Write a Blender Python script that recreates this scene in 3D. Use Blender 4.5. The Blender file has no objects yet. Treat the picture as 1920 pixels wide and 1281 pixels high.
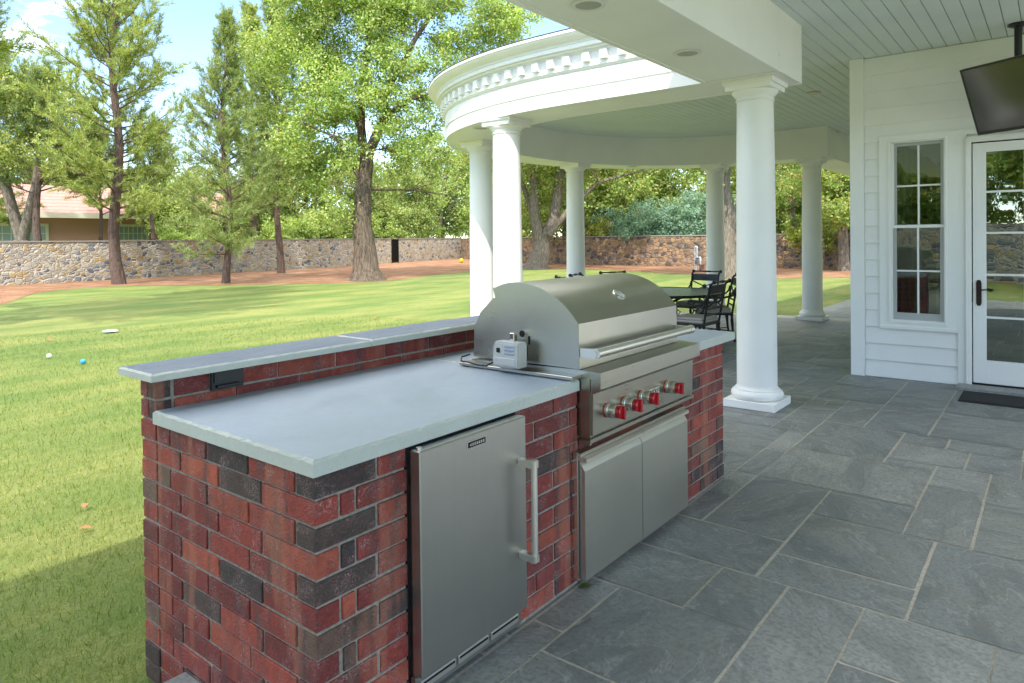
import bpy, bmesh, math, random
import numpy as np
from mathutils import Vector, Matrix
R = math.radians
PI = math.pi
random.seed(7)
RNG = np.random.default_rng(11)
S = bpy.context.scene
COL = S.collection

# ------------------------------------------------------------------ camera
CAM = Vector((-1.1916, -1.6787, 1.5530)); YAW, PIT, ROL = 0.6685, -0.0120, -0.0112
FPX = 1293.94
fw = Vector((math.cos(YAW)*math.cos(PIT), math.sin(YAW)*math.cos(PIT), math.sin(PIT)))
rt = Vector((math.sin(YAW), -math.cos(YAW), 0)); up = rt.cross(fw)
r2 = rt*math.cos(ROL) + up*math.sin(ROL); u2 = up*math.cos(ROL) - rt*math.sin(ROL)
cd = bpy.data.cameras.new('camera'); cam = bpy.data.objects.new('camera', cd); COL.objects.link(cam)
cam.matrix_world = Matrix(((r2.x, u2.x, -fw.x, CAM.x), (r2.y, u2.y, -fw.y, CAM.y), (r2.z, u2.z, -fw.z, CAM.z), (0, 0, 0, 1)))
cd.sensor_width = 36; cd.lens = FPX*36/1920; cd.shift_y = -(640.5-463.43)/1920
cd.clip_end = 3000; cd.clip_start = 0.02
S.camera = cam
S.render.resolution_x, S.render.resolution_y = 1024, 683

# ------------------------------------------------------------------ light
SUN = Vector((-0.78, -0.42, 1.0)).normalized()
w = bpy.data.worlds.new('World'); S.world = w; w.use_nodes = True
nt = w.node_tree; nt.nodes.clear()
def wn(t, **k):
    n = nt.nodes.new(t)
    for a, b in k.items(): setattr(n, a, b)
    return n
out = wn('ShaderNodeOutputWorld'); bg = wn('ShaderNodeBackground'); bg.inputs[1].default_value = 0.15
sky = wn('ShaderNodeTexSky', sky_type='NISHITA', sun_disc=False)
sky.sun_elevation = math.asin(SUN.z); sky.sun_rotation = math.atan2(SUN.x, SUN.y)
sky.air_density = .8; sky.dust_density = .1; sky.ozone_density = 1.6
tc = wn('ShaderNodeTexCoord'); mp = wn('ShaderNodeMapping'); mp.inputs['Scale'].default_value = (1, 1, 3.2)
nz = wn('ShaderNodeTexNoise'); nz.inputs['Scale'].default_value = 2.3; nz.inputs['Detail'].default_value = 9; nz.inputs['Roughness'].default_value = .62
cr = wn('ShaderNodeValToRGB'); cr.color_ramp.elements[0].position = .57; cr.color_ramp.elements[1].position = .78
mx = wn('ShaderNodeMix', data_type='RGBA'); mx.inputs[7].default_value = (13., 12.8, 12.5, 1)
L = nt.links.new
L(tc.outputs['Generated'], mp.inputs[0]); L(mp.outputs[0], nz.inputs[0])
# broken cloud, with an unseen deck overhead added to light the porch
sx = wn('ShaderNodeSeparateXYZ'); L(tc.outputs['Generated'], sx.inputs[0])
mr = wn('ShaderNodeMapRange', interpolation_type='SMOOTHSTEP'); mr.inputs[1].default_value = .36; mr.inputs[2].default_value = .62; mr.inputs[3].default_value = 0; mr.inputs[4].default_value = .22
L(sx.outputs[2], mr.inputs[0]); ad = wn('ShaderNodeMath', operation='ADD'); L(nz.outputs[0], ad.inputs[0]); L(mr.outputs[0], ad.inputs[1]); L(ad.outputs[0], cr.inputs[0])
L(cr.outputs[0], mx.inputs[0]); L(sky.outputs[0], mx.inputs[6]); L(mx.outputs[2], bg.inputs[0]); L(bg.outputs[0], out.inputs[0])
sd = bpy.data.lights.new('sun', 'SUN'); so = bpy.data.objects.new('sun', sd); COL.objects.link(so)
sd.energy = 2.2; sd.angle = R(0.6); sd.color = (1.0, 0.955, 0.88)
so.rotation_euler = SUN.to_track_quat('Z', 'Y').to_euler()
S.view_settings.view_transform = 'Standard'; S.view_settings.look = 'None'
S.view_settings.exposure = 1.52; S.view_settings.gamma = 1.0
S.render.engine = 'CYCLES'
S.cycles.max_bounces = 10; S.cycles.diffuse_bounces = 6; S.cycles.transparent_max_bounces = 12

# ------------------------------------------------------------------ materials
def mat(name, base=(.5, .5, .5), rough=.6, metal=0., spec=.5):
    m = bpy.data.materials.new(name); m.use_nodes = True
    b = m.node_tree.nodes['Principled BSDF']
    b.inputs['Base Color'].default_value = (*base, 1); b.inputs['Roughness'].default_value = rough
    b.inputs['Metallic'].default_value = metal; b.inputs['Specular IOR Level'].default_value = spec
    return m
class NT:
    def __init__(s, m): s.m = m; s.t = m.node_tree; s.b = s.t.nodes['Principled BSDF']; s.o = s.t.nodes['Material Output']
    def n(s, typ, ins=None, **k):
        x = s.t.nodes.new(typ)
        for a, b in k.items(): setattr(x, a, b)
        for a, b in (ins or {}).items():
            if hasattr(b, 'is_output') or isinstance(b, bpy.types.NodeSocket): s.t.links.new(b, x.inputs[a])
            else: x.inputs[a].default_value = b
        return x
    def l(s, a, b): s.t.links.new(a, b)
    def coord(s, scale=(1, 1, 1), which='Object', rot=(0, 0, 0)):
        c = s.n('ShaderNodeTexCoord'); m = s.n('ShaderNodeMapping', {0: c.outputs[which], 'Scale': scale, 'Rotation': rot}); return m.outputs[0]
    def noise(s, v, scale, detail=4, rough=.55, dist=0): return s.n('ShaderNodeTexNoise', {'Vector': v, 'Scale': scale, 'Detail': detail, 'Roughness': rough, 'Distortion': dist})
    def ramp(s, f, stops):
        x = s.n('ShaderNodeValToRGB', {0: f}); e = x.color_ramp.elements
        while len(e) < len(stops): e.new(.5)
        for i, (p, c) in enumerate(stops):
            e[i].position = p; e[i].color = (*c, 1) if isinstance(c, tuple) else (c, c, c, 1)
        return x.outputs[0]
    def mix(s, f, a, b, blend='MIX'):
        x = s.n('ShaderNodeMix', data_type='RGBA', blend_type=blend)
        for i, v in ((0, f), (6, a), (7, b)):
            if isinstance(v, bpy.types.NodeSocket): s.l(v, x.inputs[i])
            elif isinstance(v, tuple): x.inputs[i].default_value = (*v, 1)
            else: x.inputs[i].default_value = v
        return x.outputs[2]
    def math(s, op, a, b=0., c=0.):
        x = s.n('ShaderNodeMath', operation=op)
        for i, v in enumerate((a, b, c)):
            if isinstance(v, bpy.types.NodeSocket): s.l(v, x.inputs[i])
            else: x.inputs[i].default_value = v
        return x.outputs[0]
    def bump(s, h, strength=.3, dist=.01, prev=None):
        x = s.n('ShaderNodeBump', {'Height': h, 'Strength': strength, 'Distance': dist})
        if prev is not None: s.l(prev, x.inputs['Normal'])
        s.l(x.outputs[0], s.b.inputs['Normal']); return x.outputs[0]
    def attr(s, name='Col'): return s.n('ShaderNodeAttribute', attribute_name=name).outputs['Color']

def m_white(name, base, var=.03, rough=.42):
    m = mat(name, base, rough); k = NT(m); v = k.coord()
    n1 = k.noise(v, 1.6, 5); n2 = k.noise(v, 38, 3)
    c = k.ramp(n1.outputs[0], [(.3, tuple(x*(1-var*2) for x in base)), (.65, base)])
    k.l(c, k.b.inputs['Base Color']); k.bump(n2.outputs[0], .06, .004)
    r = k.ramp(n1.outputs[0], [(.2, rough+.12), (.8, rough-.05)]); k.l(r, k.b.inputs['Roughness'])
    return m
WHITE = m_white('white_paint', (.84, .835, .80))
SIDING = m_white('siding_paint', (.82, .82, .79))
CEILP = m_white('ceiling_paint', (.66, .72, .71), .03, .5)
GREYSASH = mat('sash_grey', (.42, .43, .41), .45)
# bricks
BRICK = mat('brick', (.3, .06, .04), .72); k = NT(BRICK); v = k.coord()
a = k.attr(); n1 = k.noise(v, 22, 6, .65); n2 = k.noise(v, 90, 4, .6)
c = k.mix(k.ramp(n1.outputs[0], [(.42, 0.), (.68, 1.)]), a, k.mix(.5, a, (.10, .028, .026)))
vb = k.coord((1, 1, .16)); nb_ = k.noise(vb, 15, 4, .6, .4); nb2 = k.noise(vb, 6.5, 3, .6)
c = k.mix(k.ramp(nb_.outputs[0], [(.54, 0.), (.66, .72)]), c, (.075, .050, .045))
c = k.mix(k.ramp(nb2.outputs[0], [(.56, 0.), (.66, .45)]), c, (.46, .17, .10))
c = k.mix(k.ramp(n2.outputs[0], [(.55, 0.), (.75, .35)]), c, (.42, .14, .11))
vd = k.n('ShaderNodeVectorMath', {0: v, 1: k.noise(v, 9, 2).outputs['Color']}, operation='ADD').outputs[0]
vo = k.n('ShaderNodeTexVoronoi', {'Vector': vd, 'Scale': 26.}, feature='DISTANCE_TO_EDGE')
scr = k.ramp(vo.outputs['Distance'], [(.012, 1.), (.04, 0.)])
msk = k.ramp(k.noise(v, 11, 3).outputs[0], [(.49, 0.), (.60, .65)])
c = k.mix(k.math('MULTIPLY', scr, msk), c, (.55, .38, .36))
ef = k.ramp(k.noise(v, 3.1, 5, .7).outputs[0], [(.60, 0.), (.80, .14)])
c = k.mix(ef, c, (.50, .36, .34)); k.l(c, k.b.inputs['Base Color'])
hgt = k.math('ADD', n1.outputs[0], k.math('MULTIPLY', vo.outputs['Distance'], .8)); k.bump(hgt, .9, .009)
MORTAR = mat('mortar', (.36, .32, .27), .9); k = NT(MORTAR); v = k.coord(); n1 = k.noise(v, 60, 5)
k.l(k.ramp(n1.outputs[0], [(.3, (.20, .175, .14)), (.7, (.36, .32, .265))]), k.b.inputs['Base Color']); k.bump(n1.outputs[0], .7, .004)
# bluestone counter, cleft cap
def m_stone(name, c0, c1, sc, bs, bd, rough=.55):
    m = mat(name, c0, rough); k = NT(m); v = k.coord(sc)
    n1 = k.noise(v, 2.2, 7, .6, .6); n2 = k.noise(v, 30, 5)
    c = k.mix(n1.outputs[0], c0, c1); c = k.mix(k.ramp(n2.outputs[0], [(.5, 0.), (.8, .3)]), c, tuple(x*.72 for x in c0))
    n3 = k.noise(k.coord((1, 1, 1)), 4.5, 6, .7, 1.); n4 = k.noise(k.coord((1, 1, 1)), 160, 2)
    c = k.mix(k.ramp(n3.outputs[0], [(.60, 0.), (.74, .30)]), c, tuple(x*.62*y for x, y in zip(c0, (1.12, 1., .82))))
    c = k.mix(k.ramp(n4.outputs[0], [(.66, 0.), (.74, .35)]), c, tuple(x*.45 for x in c0))
    k.l(c, k.b.inputs['Base Color']); k.l(k.ramp(n3.outputs[0], [(.35, rough+.06), (.7, rough-.08)]), k.b.inputs['Roughness'])
    k.bump(k.math('ADD', n1.outputs[0], k.math('MULTIPLY', n2.outputs[0], .25)), bs, bd); return m
SLAB = m_stone('bluestone', (.275, .335, .405), (.34, .40, .455), (1, 1.6, 1), .22, .005, .40)
CAPS = m_stone('cleft_bluestone', (.095, .125, .17), (.19, .225, .28), (1, 3.2, 2), 1., .035, .62)
SLABEDGE = m_stone('bluestone_edge', (.44, .46, .42), (.54, .56, .51), (3, 3, 3), .5, .006, .8)
# slate floor
SLATE = mat('slate', (.15, .17, .18), .5); k = NT(SLATE); v = k.coord()
at_ = k.n('ShaderNodeAttribute', attribute_name='Col'); sep = k.n('ShaderNodeSeparateColor', {0: at_.outputs['Color']})
off = k.n('ShaderNodeCombineXYZ', {0: k.math('MULTIPLY', sep.outputs[0], 37.), 1: k.math('MULTIPLY', sep.outputs[1], 53.), 2: k.math('MULTIPLY', sep.outputs[2], 19.)})
vr = k.n('ShaderNodeVectorRotate', {'Vector': v, 'Angle': k.math('MULTIPLY', sep.outputs[0], 6.0)}, rotation_type='Z_AXIS').outputs[0]
vv = k.n('ShaderNodeVectorMath', {0: vr, 1: off.outputs[0]}, operation='ADD').outputs[0]
vs = k.n('ShaderNodeVectorMath', {0: vv, 1: (1, 2.1, 1)}, operation='MULTIPLY').outputs[0]
n1 = k.noise(vs, 1.7, 8, .62, .8); n2 = k.noise(vs, 9, 6, .65, .5); n3 = k.noise(vv, 55, 4)
tone = k.mix(sep.outputs[1], (.16, .172, .170), (.36, .355, .33))
tone = k.mix(k.ramp(sep.outputs[2], [(.6, 0.), (1., .45)]), tone, (.27, .265, .21))
st_ = k.noise(vv, 3.1, 5, .6); tone = k.mix(k.ramp(st_.outputs[0], [(.5, 0.), (.72, .6)]), tone, (.245, .225, .165))
c = k.mix(k.ramp(n1.outputs[0], [(.34, .25), (.68, 1.)]), k.mix(.7, tone, (.085, .098, .104)), k.mix(.35, tone, (.33, .345, .335)))
c = k.mix(k.ramp(n3.outputs[0], [(.36, .55), (.56, 0.)]), c, (.12, .13, .13))
c = k.mix(k.ramp(n2.outputs[0], [(.60, 0.), (.68, .38)]), c, (.42, .43, .41))
wr = k.ramp(k.n('ShaderNodeMath', {0: k.math('SUBTRACT', n1.outputs[0], .5)}, operation='ABSOLUTE').outputs[0], [(.0, .35), (.012, 0.)])
c = k.mix(wr, c, (.44, .45, .43)); k.l(c, k.b.inputs['Base Color'])
k.l(k.ramp(n2.outputs[0], [(.3, .42), (.7, .62)]), k.b.inputs['Roughness'])
step = k.ramp(n1.outputs[0], [(.40, 0.), (.42, .35), (.50, .4), (.515, .75), (.62, .8), (.64, 1.)])
hh = k.math('ADD', k.math('MULTIPLY', step, .7), k.math('ADD', k.math('MULTIPLY', n2.outputs[0], .5), k.math('MULTIPLY', n3.outputs[0], .12)))
k.bump(hh, .75, .011)
GROUT = mat('grout', (.40, .375, .33), .9); k = NT(GROUT); n1 = k.noise(k.coord(), 40, 5)
k.l(k.ramp(n1.outputs[0], [(.3, (.36, .335, .285)), (.7, (.54, .50, .43))]), k.b.inputs['Base Color']); k.bump(n1.outputs[0], .5, .003)
# metals
def m_steel(name, base, rough, dirx, amt=.10):
    m = mat(name, base, rough, 1.0); k = NT(m); sc = [95, 95, 95]; sc[dirx] = 1.2
    n1 = k.noise(k.coord(tuple(sc)), 1.0, 3, .6); n2 = k.noise(k.coord((1.3, 1.3, 1.3)), 2.4, 4, .6)
    rr = k.math('ADD', k.math('MULTIPLY', n1.outputs[0], amt), k.math('MULTIPLY', n2.outputs[0], .16))
    k.l(k.math('ADD', rr, rough-.13), k.b.inputs['Roughness'])
    c = k.mix(n1.outputs[0], tuple(x*.90 for x in base), base); c = k.mix(k.ramp(n2.outputs[0], [(.45, 0.), (.75, .25)]), c, tuple(x*.7 for x in base))
    k.l(c, k.b.inputs['Base Color']); return m
STEEL = m_steel('brushed_steel', (.50, .49, .43), .32, 0, .07)
STEELV = m_steel('brushed_steel_upright', (.50, .495, .47), .34, 2, .10)
STEELL = m_steel('satin_steel_light', (.78, .76, .70), .38, 0)
STEELD = m_steel('brushed_steel_door', (.66, .66, .61), .36, 0, .06)
CHROME = mat('polished_steel', (.75, .74, .72), .16, 1.)
NICKEL = m_steel('brushed_nickel', (.66, .62, .53), .28, 1, .06)
RED = mat('red_knob', (.42, .006, .012), .22); RED.node_tree.nodes['Principled BSDF'].inputs['Coat Weight'].default_value = .6
BLACK = mat('black_plastic', (.012, .012, .013), .35)
DARK = mat('dark_void', (.01, .01, .01), .9)
DARKRUB = mat('dark_rubber', (.02, .02, .02), .7)
BRONZE = mat('bronze_metal', (.045, .03, .025), .38, .7)
IRON = mat('cast_aluminium_black', (.014, .013, .013), .36, .3); k = NT(IRON); k.bump(k.noise(k.coord(), 120, 3).outputs[0], .25, .002)
CUSH = mat('cushion_fabric', (.36, .335, .29), .9); k = NT(CUSH); k.bump(k.noise(k.coord(), 220, 3).outputs[0], .3, .002)
SILVERP = mat('silver_plastic', (.56, .55, .52), .38, .35)
GREYBTN = mat('grey_button', (.28, .34, .42), .5)
# glass: half mirror half see-through pane (real glazing in front of a real dark room)
def m_glass(name, refl, tint):
    m = bpy.data.materials.new(name); m.use_nodes = True; t = m.node_tree; t.nodes.clear()
    o = t.nodes.new('ShaderNodeOutputMaterial'); mx = t.nodes.new('ShaderNodeMixShader'); g = t.nodes.new('ShaderNodeBsdfGlossy'); tr = t.nodes.new('ShaderNodeBsdfTransparent')
    g.inputs['Roughness'].default_value = .008; g.inputs[0].default_value = (.9, .97, .93, 1); tr.inputs[0].default_value = (*tint, 1)
    lw = t.nodes.new('ShaderNodeLayerWeight'); lw.inputs[0].default_value = .2
    ma = t.nodes.new('ShaderNodeMath'); ma.operation = 'MULTIPLY_ADD'; ma.inputs[1].default_value = .7; ma.inputs[2].default_value = refl
    t.links.new(lw.outputs['Fresnel'], ma.inputs[0]); t.links.new(ma.outputs[0], mx.inputs[0])
    nz = t.nodes.new('ShaderNodeTexNoise'); nz.inputs['Scale'].default_value = 2.6; nz.inputs['Detail'].default_value = 1
    bp = t.nodes.new('ShaderNodeBump'); bp.inputs['Strength'].default_value = .25; bp.inputs['Distance'].default_value = .006
    t.links.new(nz.outputs[0], bp.inputs['Height']); t.links.new(bp.outputs[0], g.inputs['Normal'])
    t.links.new(tr.outputs[0], mx.inputs[1]); t.links.new(g.outputs[0], mx.inputs[2]); t.links.new(mx.outputs[0], o.inputs[0]); return m
GLASSW = m_glass('window_glass', .17, (.5, .55, .52)); GLASSD = m_glass('door_glass', .26, (.35, .4, .38))
SCREEN = mat('tv_screen', (.008, .008, .007), .12); SCREEN.node_tree.nodes['Principled BSDF'].inputs['Specular IOR Level'].default_value = 1.0
# ground
LAWN = mat('lawn_grass', (.2, .28, .06), .85); k = NT(LAWN); v = k.coord()
n1 = k.noise(k.coord((.35, .9, 1), rot=(0, 0, .5)), 1.1, 5, .6); n2 = k.noise(k.coord((3, 9, 3), rot=(0, 0, -.62)), 2.2, 6, .7); n3 = k.noise(v, 70, 4, .7)
c = k.mix(k.ramp(n1.outputs[0], [(.40, 0.), (.62, 1.)]), (.12, .19, .028), (.32, .315, .08))
c = k.mix(k.ramp(n2.outputs[0], [(.38, .5), (.60, 0.)]), c, (.105, .175, .02))
c = k.mix(k.ramp(n3.outputs[0], [(.35, .6), (.6, 0.)]), c, (.07, .12, .018))
k.l(c, k.b.inputs['Base Color']); k.bump(k.math('ADD', n3.outputs[0], k.math('MULTIPLY', n2.outputs[0], .6)), .9, .03)
BLADE = mat('grass_blade', (.16, .25, .04), .6); k = NT(BLADE); k.l(k.attr(), k.b.inputs['Base Color'])
MULCH = mat('mulch', (.30, .15, .08), .95); k = NT(MULCH); v = k.coord()
vo = k.n('ShaderNodeTexVoronoi', {'Vector': k.n('ShaderNodeVectorMath', {0: v, 1: k.noise(v, 6, 3).outputs['Color']}, operation='ADD').outputs[0], 'Scale': 9.})
n1 = k.noise(v, 1.2, 5); n2 = k.noise(v, 14, 5, .7)
c = k.mix(vo.outputs['Color'], (.17, .075, .035), (.44, .225, .105), 'MIX'); c = k.mix(k.ramp(n2.outputs[0], [(.4, .7), (.62, 0.)]), c, (.13, .055, .03))
c = k.mix(k.ramp(n1.outputs[0], [(.45, 0.), (.7, .5)]), c, (.46, .29, .165)); k.l(c, k.b.inputs['Base Color']); k.bump(n2.outputs[0], 1, .06)
SOIL = mat('field_ground', (.16, .17, .07), .95); k = NT(SOIL); k.l(k.ramp(k.noise(k.coord(), .08, 6).outputs[0], [(.4, (.10, .14, .04)), (.6, (.24, .20, .11))]), k.b.inputs['Base Color'])
def m_rubble(name, pal, mort, scale):
    m = mat(name, pal[0], .85); k = NT(m); v = k.coord((1, 1, 1.5))
    w_ = k.n('ShaderNodeVectorMath', {0: v, 1: k.n('ShaderNodeVectorMath', {0: k.noise(v, 3.2, 3).outputs['Color'], 'Scale': .22}, operation='SCALE').outputs[0]}, operation='ADD').outputs[0]
    vo = k.n('ShaderNodeTexVoronoi', {'Vector': w_, 'Scale': scale, 'Randomness': .95}); ve = k.n('ShaderNodeTexVoronoi', {'Vector': w_, 'Scale': scale, 'Randomness': .95}, feature='DISTANCE_TO_EDGE')
    sp = k.n('ShaderNodeSeparateColor', {0: vo.outputs['Color']})
    n = len(pal); rp = k.n('ShaderNodeValToRGB', {0: sp.outputs[0]}); rp.color_ramp.interpolation = 'CONSTANT'; e = rp.color_ramp.elements
    while len(e) < n: e.new(.5)
    for i, c_ in enumerate(pal): e[i].position = i/n; e[i].color = (*c_, 1)
    n1 = k.noise(v, 7, 6, .65)
    c = k.mix(k.ramp(n1.outputs[0], [(.35, .55), (.6, 0.)]), rp.outputs[0], k.mix(.5, rp.outputs[0], (.08, .07, .06)))
    c = k.mix(k.ramp(ve.outputs['Distance'], [(.02, 1.), (.06, 0.)]), c, mort)
    k.l(c, k.b.inputs['Base Color']); k.bump(k.math('ADD', k.ramp(ve.outputs['Distance'], [(.0, 0.), (.14, 1.)]), k.math('MULTIPLY', n1.outputs[0], .4)), .9, .05); return m
RUBBLE = m_rubble('rubble_stone', [(.40, .34, .25), (.50, .38, .20), (.36, .32, .26), (.13, .13, .14), (.46, .42, .33), (.42, .29, .12), (.20, .21, .23), (.40, .35, .27), (.32, .29, .24), (.46, .42, .33), (.42, .38, .31), (.37, .34, .28)], (.58, .53, .45), 4.0)
RUBBLE2 = m_rubble('brown_rubble_stone', [(.32, .20, .12), (.40, .25, .13), (.20, .14, .10), (.09, .075, .07), (.30, .19, .12), (.24, .17, .12), (.36, .23, .12), (.13, .10, .09)], (.27, .21, .155), 3.5)
STUCCO = mat('stucco', (.47, .26, .19), .9); CREAM = mat('cream_trim', (.62, .57, .45), .7)
ROOFT = mat('roof_tile', (.42, .25, .2), .8); k = NT(ROOFT); v = k.coord()
wv = k.n('ShaderNodeTexWave', {'Vector': v, 'Scale': 1.3, 'Distortion': 1.}, bands_direction='Z'); wv.wave_profile = 'SAW'
c = k.mix(k.ramp(wv.outputs[0], [(.0, 0.), (.75, .1), (.9, 1.)]), (.40, .21, .165), (.20, .09, .07)); c = k.mix(k.ramp(k.noise(v, 5, 4).outputs[0], [(.4, .5), (.6, 0.)]), c, (.30, .14, .11)); k.l(c, k.b.inputs['Base Color'])
ROOFD = mat('dark_roofing', (.05, .05, .055), .8)
def m_bark(name, c0, c1, sc=1.):
    m = mat(name, c0, .95); k = NT(m); v = k.coord((6*sc, 6*sc, 1.1*sc))
    n1 = k.noise(v, 2.4, 7, .7, .8); k.l(k.ramp(n1.outputs[0], [(.38, c0), (.62, c1)]), k.b.inputs['Base Color']); k.bump(n1.outputs[0], 1., .09); return m
BARKC = m_bark('cottonwood_bark', (.05, .036, .026), (.22, .165, .115)); BARKP = m_bark('pine_bark', (.075, .045, .034), (.19, .13, .10), 1.6); BARKG = m_bark('grey_bark', (.13, .10, .075), (.34, .29, .23), 1.4)
def m_leaf(name, trans=.42, rough=.5):
    m = bpy.data.materials.new(name); m.use_nodes = True; k = NT(m); a = k.attr(); k.l(a, k.b.inputs['Base Color']); k.b.inputs['Roughness'].default_value = rough; k.b.inputs['Specular IOR Level'].default_value = .35
    tl = k.n('ShaderNodeBsdfTranslucent', {0: k.mix(1.0, a, (1.25, 1.2, .55), 'MULTIPLY')}); ms = k.n('ShaderNodeMixShader', {0: trans}); k.l(k.b.outputs[0], ms.inputs[1]); k.l(tl.outputs[0], ms.inputs[2]); k.l(ms.outputs[0], k.o.inputs[0]); return m
LEAF = m_leaf('leaf'); NEEDLE = m_leaf('needles', .3, .6)

# ------------------------------------------------------------------ geometry helpers
class MB:
    def __init__(s): s.bm = bmesh.new(); s.mats = []; s.cl = s.bm.loops.layers.float_color.new('Col'); s.cur = 0; s.col = (1, 1, 1, 1)
    def m(s, material):
        if material not in s.mats: s.mats.append(material)
        s.cur = s.mats.index(material); return s
    def _f(s, faces):
        for f in faces:
            f.material_index = s.cur
            for l in f.loops: l[s.cl] = s.col
        return faces
    def face(s, pts):
        vs = [s.bm.verts.new(p) for p in pts]; return s._f([s.bm.faces.new(vs)])
    def box(s, x0, x1, y0, y1, z0, z1, M=None, bev=0.):
        p = [(x0, y0, z0), (x1, y0, z0), (x1, y1, z0), (x0, y1, z0), (x0, y0, z1), (x1, y0, z1), (x1, y1, z1), (x0, y1, z1)]
        if M is not None: p = [M @ Vector(q) for q in p]
        v = [s.bm.verts.new(q) for q in p]
        fs = [s.bm.faces.new([v[i] for i in q]) for q in ((0, 3, 2, 1), (4, 5, 6, 7), (0, 1, 5, 4), (1, 2, 6, 5), (2, 3, 7, 6), (3, 0, 4, 7))]
        s._f(fs)
        if bev:
            es = list({e for f in fs for e in f.edges}); g = bmesh.ops.bevel(s.bm, geom=es, offset=bev, segments=1, affect='EDGES'); s._f(g['faces'])
        return s
    def prism(s, prof, axis, a, b, M=None, bev=0.):
        # prof: 2D list; axis 'x' -> (y,z) ; 'y' -> (x,z) ; 'z' -> (x,y)
        def P(q, t): r = {'x': (t, q[0], q[1]), 'y': (q[0], t, q[1]), 'z': (q[0], q[1], t)}[axis]; return M @ Vector(r) if M is not None else r
        A = [s.bm.verts.new(P(q, a)) for q in prof]; B = [s.bm.verts.new(P(q, b)) for q in prof]; n = len(prof)
        fs = [s.bm.faces.new(A[::-1]), s.bm.faces.new(B)] + [s.bm.faces.new((A[i], A[(i+1) % n], B[(i+1) % n], B[i])) for i in range(n)]
        s._f(fs)
        if bev:
            es = list({e for f in fs[:2] for e in f.edges}); g = bmesh.ops.bevel(s.bm, geom=es, offset=bev, segments=2, affect='EDGES'); s._f(g['faces'])
        return s
    def lathe(s, prof, seg=32, M=None, cap=True):
        rings = []
        for r, z in prof:
            ring = []
            for i in range(seg):
                q = Vector((r*math.cos(2*PI*i/seg), r*math.sin(2*PI*i/seg), z)); ring.append(s.bm.verts.new(M @ q if M is not None else q))
            rings.append(ring)
        fs = []
        for A, B in zip(rings, rings[1:]):
            for i in range(seg): j = (i+1) % seg; fs.append(s.bm.faces.new((A[i], A[j], B[j], B[i])))
        if cap: fs.append(s.bm.faces.new(rings[0][::-1])); fs.append(s.bm.faces.new(rings[-1]))
        s._f(fs); return s
    def tube(s, pts, rad, seg=8, cap=True):
        pts = [Vector(p) for p in pts]; n = len(pts)
        if not hasattr(rad, '__len__'): rad = [rad]*n
        rings = []; ref = None
        for i, p in enumerate(pts):
            t = (pts[min(i+1, n-1)]-pts[max(i-1, 0)]).normalized()
            if ref is None: ref = t.orthogonal().normalized()
            ref = (ref - t*ref.dot(t)); ref = ref.normalized() if ref.length > 1e-6 else t.orthogonal().normalized()
            b = t.cross(ref); rings.append([s.bm.verts.new(p+(ref*math.cos(2*PI*j/seg)+b*math.sin(2*PI*j/seg))*rad[i]) for j in range(seg)])
        fs = []
        for A, B in zip(rings, rings[1:]):
            for i in range(seg): j = (i+1) % seg; fs.append(s.bm.faces.new((A[i], A[j], B[j], B[i])))
        if cap: fs.append(s.bm.faces.new(rings[0][::-1])); fs.append(s.bm.faces.new(rings[-1]))
        s._f(fs); return s
    def build(s, name, parent=None, ang=35, smooth=True, loc=None):
        bmesh.ops.recalc_face_normals(s.bm, faces=s.bm.faces)
        if smooth:
            for f in s.bm.faces: f.smooth = True
            for e in s.bm.edges:
                if len(e.link_faces) != 2 or e.calc_face_angle(0) > R(ang): e.smooth = False
        me = bpy.data.meshes.new(name); s.bm.to_mesh(me); s.bm.free()
        for m_ in s.mats: me.materials.append(m_)
        o = bpy.data.objects.new(name, me); COL.objects.link(o)
        if parent is not None: o.parent = parent
        if loc is not None: o.location = loc
        return o
def tag(o, label=None, cat=None, group=None, kind=None):
    if label: o['label'] = label
    if cat: o['category'] = cat
    if group: o['group'] = group
    if kind: o['kind'] = kind
    return o
def thing(name, label, cat, loc=(0, 0, 0), rz=0, group=None, sc=None):
    o = bpy.data.objects.new(name, None); COL.objects.link(o); o.location = loc; o.rotation_euler = (0, 0, rz); o.empty_display_size = .1
    if sc is not None: o.scale = (sc, sc, sc) if not hasattr(sc, '__len__') else sc
    return tag(o, label, cat, group)
def dup(root, loc, rz, label, group=None, sc=None):
    r = root.copy(); COL.objects.link(r); r.location = loc; r.rotation_euler = (0, 0, rz); r['label'] = label
    if group: r['group'] = group
    if sc is not None: r.scale = (sc, sc, sc) if not hasattr(sc, '__len__') else sc
    for ch in list(root.children):
        c = ch.copy(); COL.objects.link(c); c.parent = r
        for g in ch.children:
            d = g.copy(); COL.objects.link(d); d.parent = c
    return r
def quads_obj(name, V, C, material, parent=None, tri=False):
    """V: (n,4,3) or (n,3,3) array, C: (n,3)"""
    n, kx = V.shape[0], V.shape[1]
    me = bpy.data.meshes.new(name); me.vertices.add(n*kx); me.vertices.foreach_set('co', V.reshape(-1).astype(np.float32))
    me.loops.add(n*kx); me.loops.foreach_set('vertex_index', np.arange(n*kx, dtype=np.int32))
    me.polygons.add(n); me.polygons.foreach_set('loop_start', np.arange(0, n*kx, kx, dtype=np.int32)); me.polygons.foreach_set('loop_total', np.full(n, kx, dtype=np.int32))
    me.update(calc_edges=True)
    at = me.attributes.new('Col', 'FLOAT_COLOR', 'POINT'); cc = np.ones((n*kx, 4), np.float32); cc[:, :3] = np.repeat(C, kx, axis=0); at.data.foreach_set('color', cc.reshape(-1))
    me.materials.append(material); o = bpy.data.objects.new(name, me); COL.objects.link(o)
    if parent is not None: o.parent = parent
    return o

ZG = -.15   # lawn level
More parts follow.
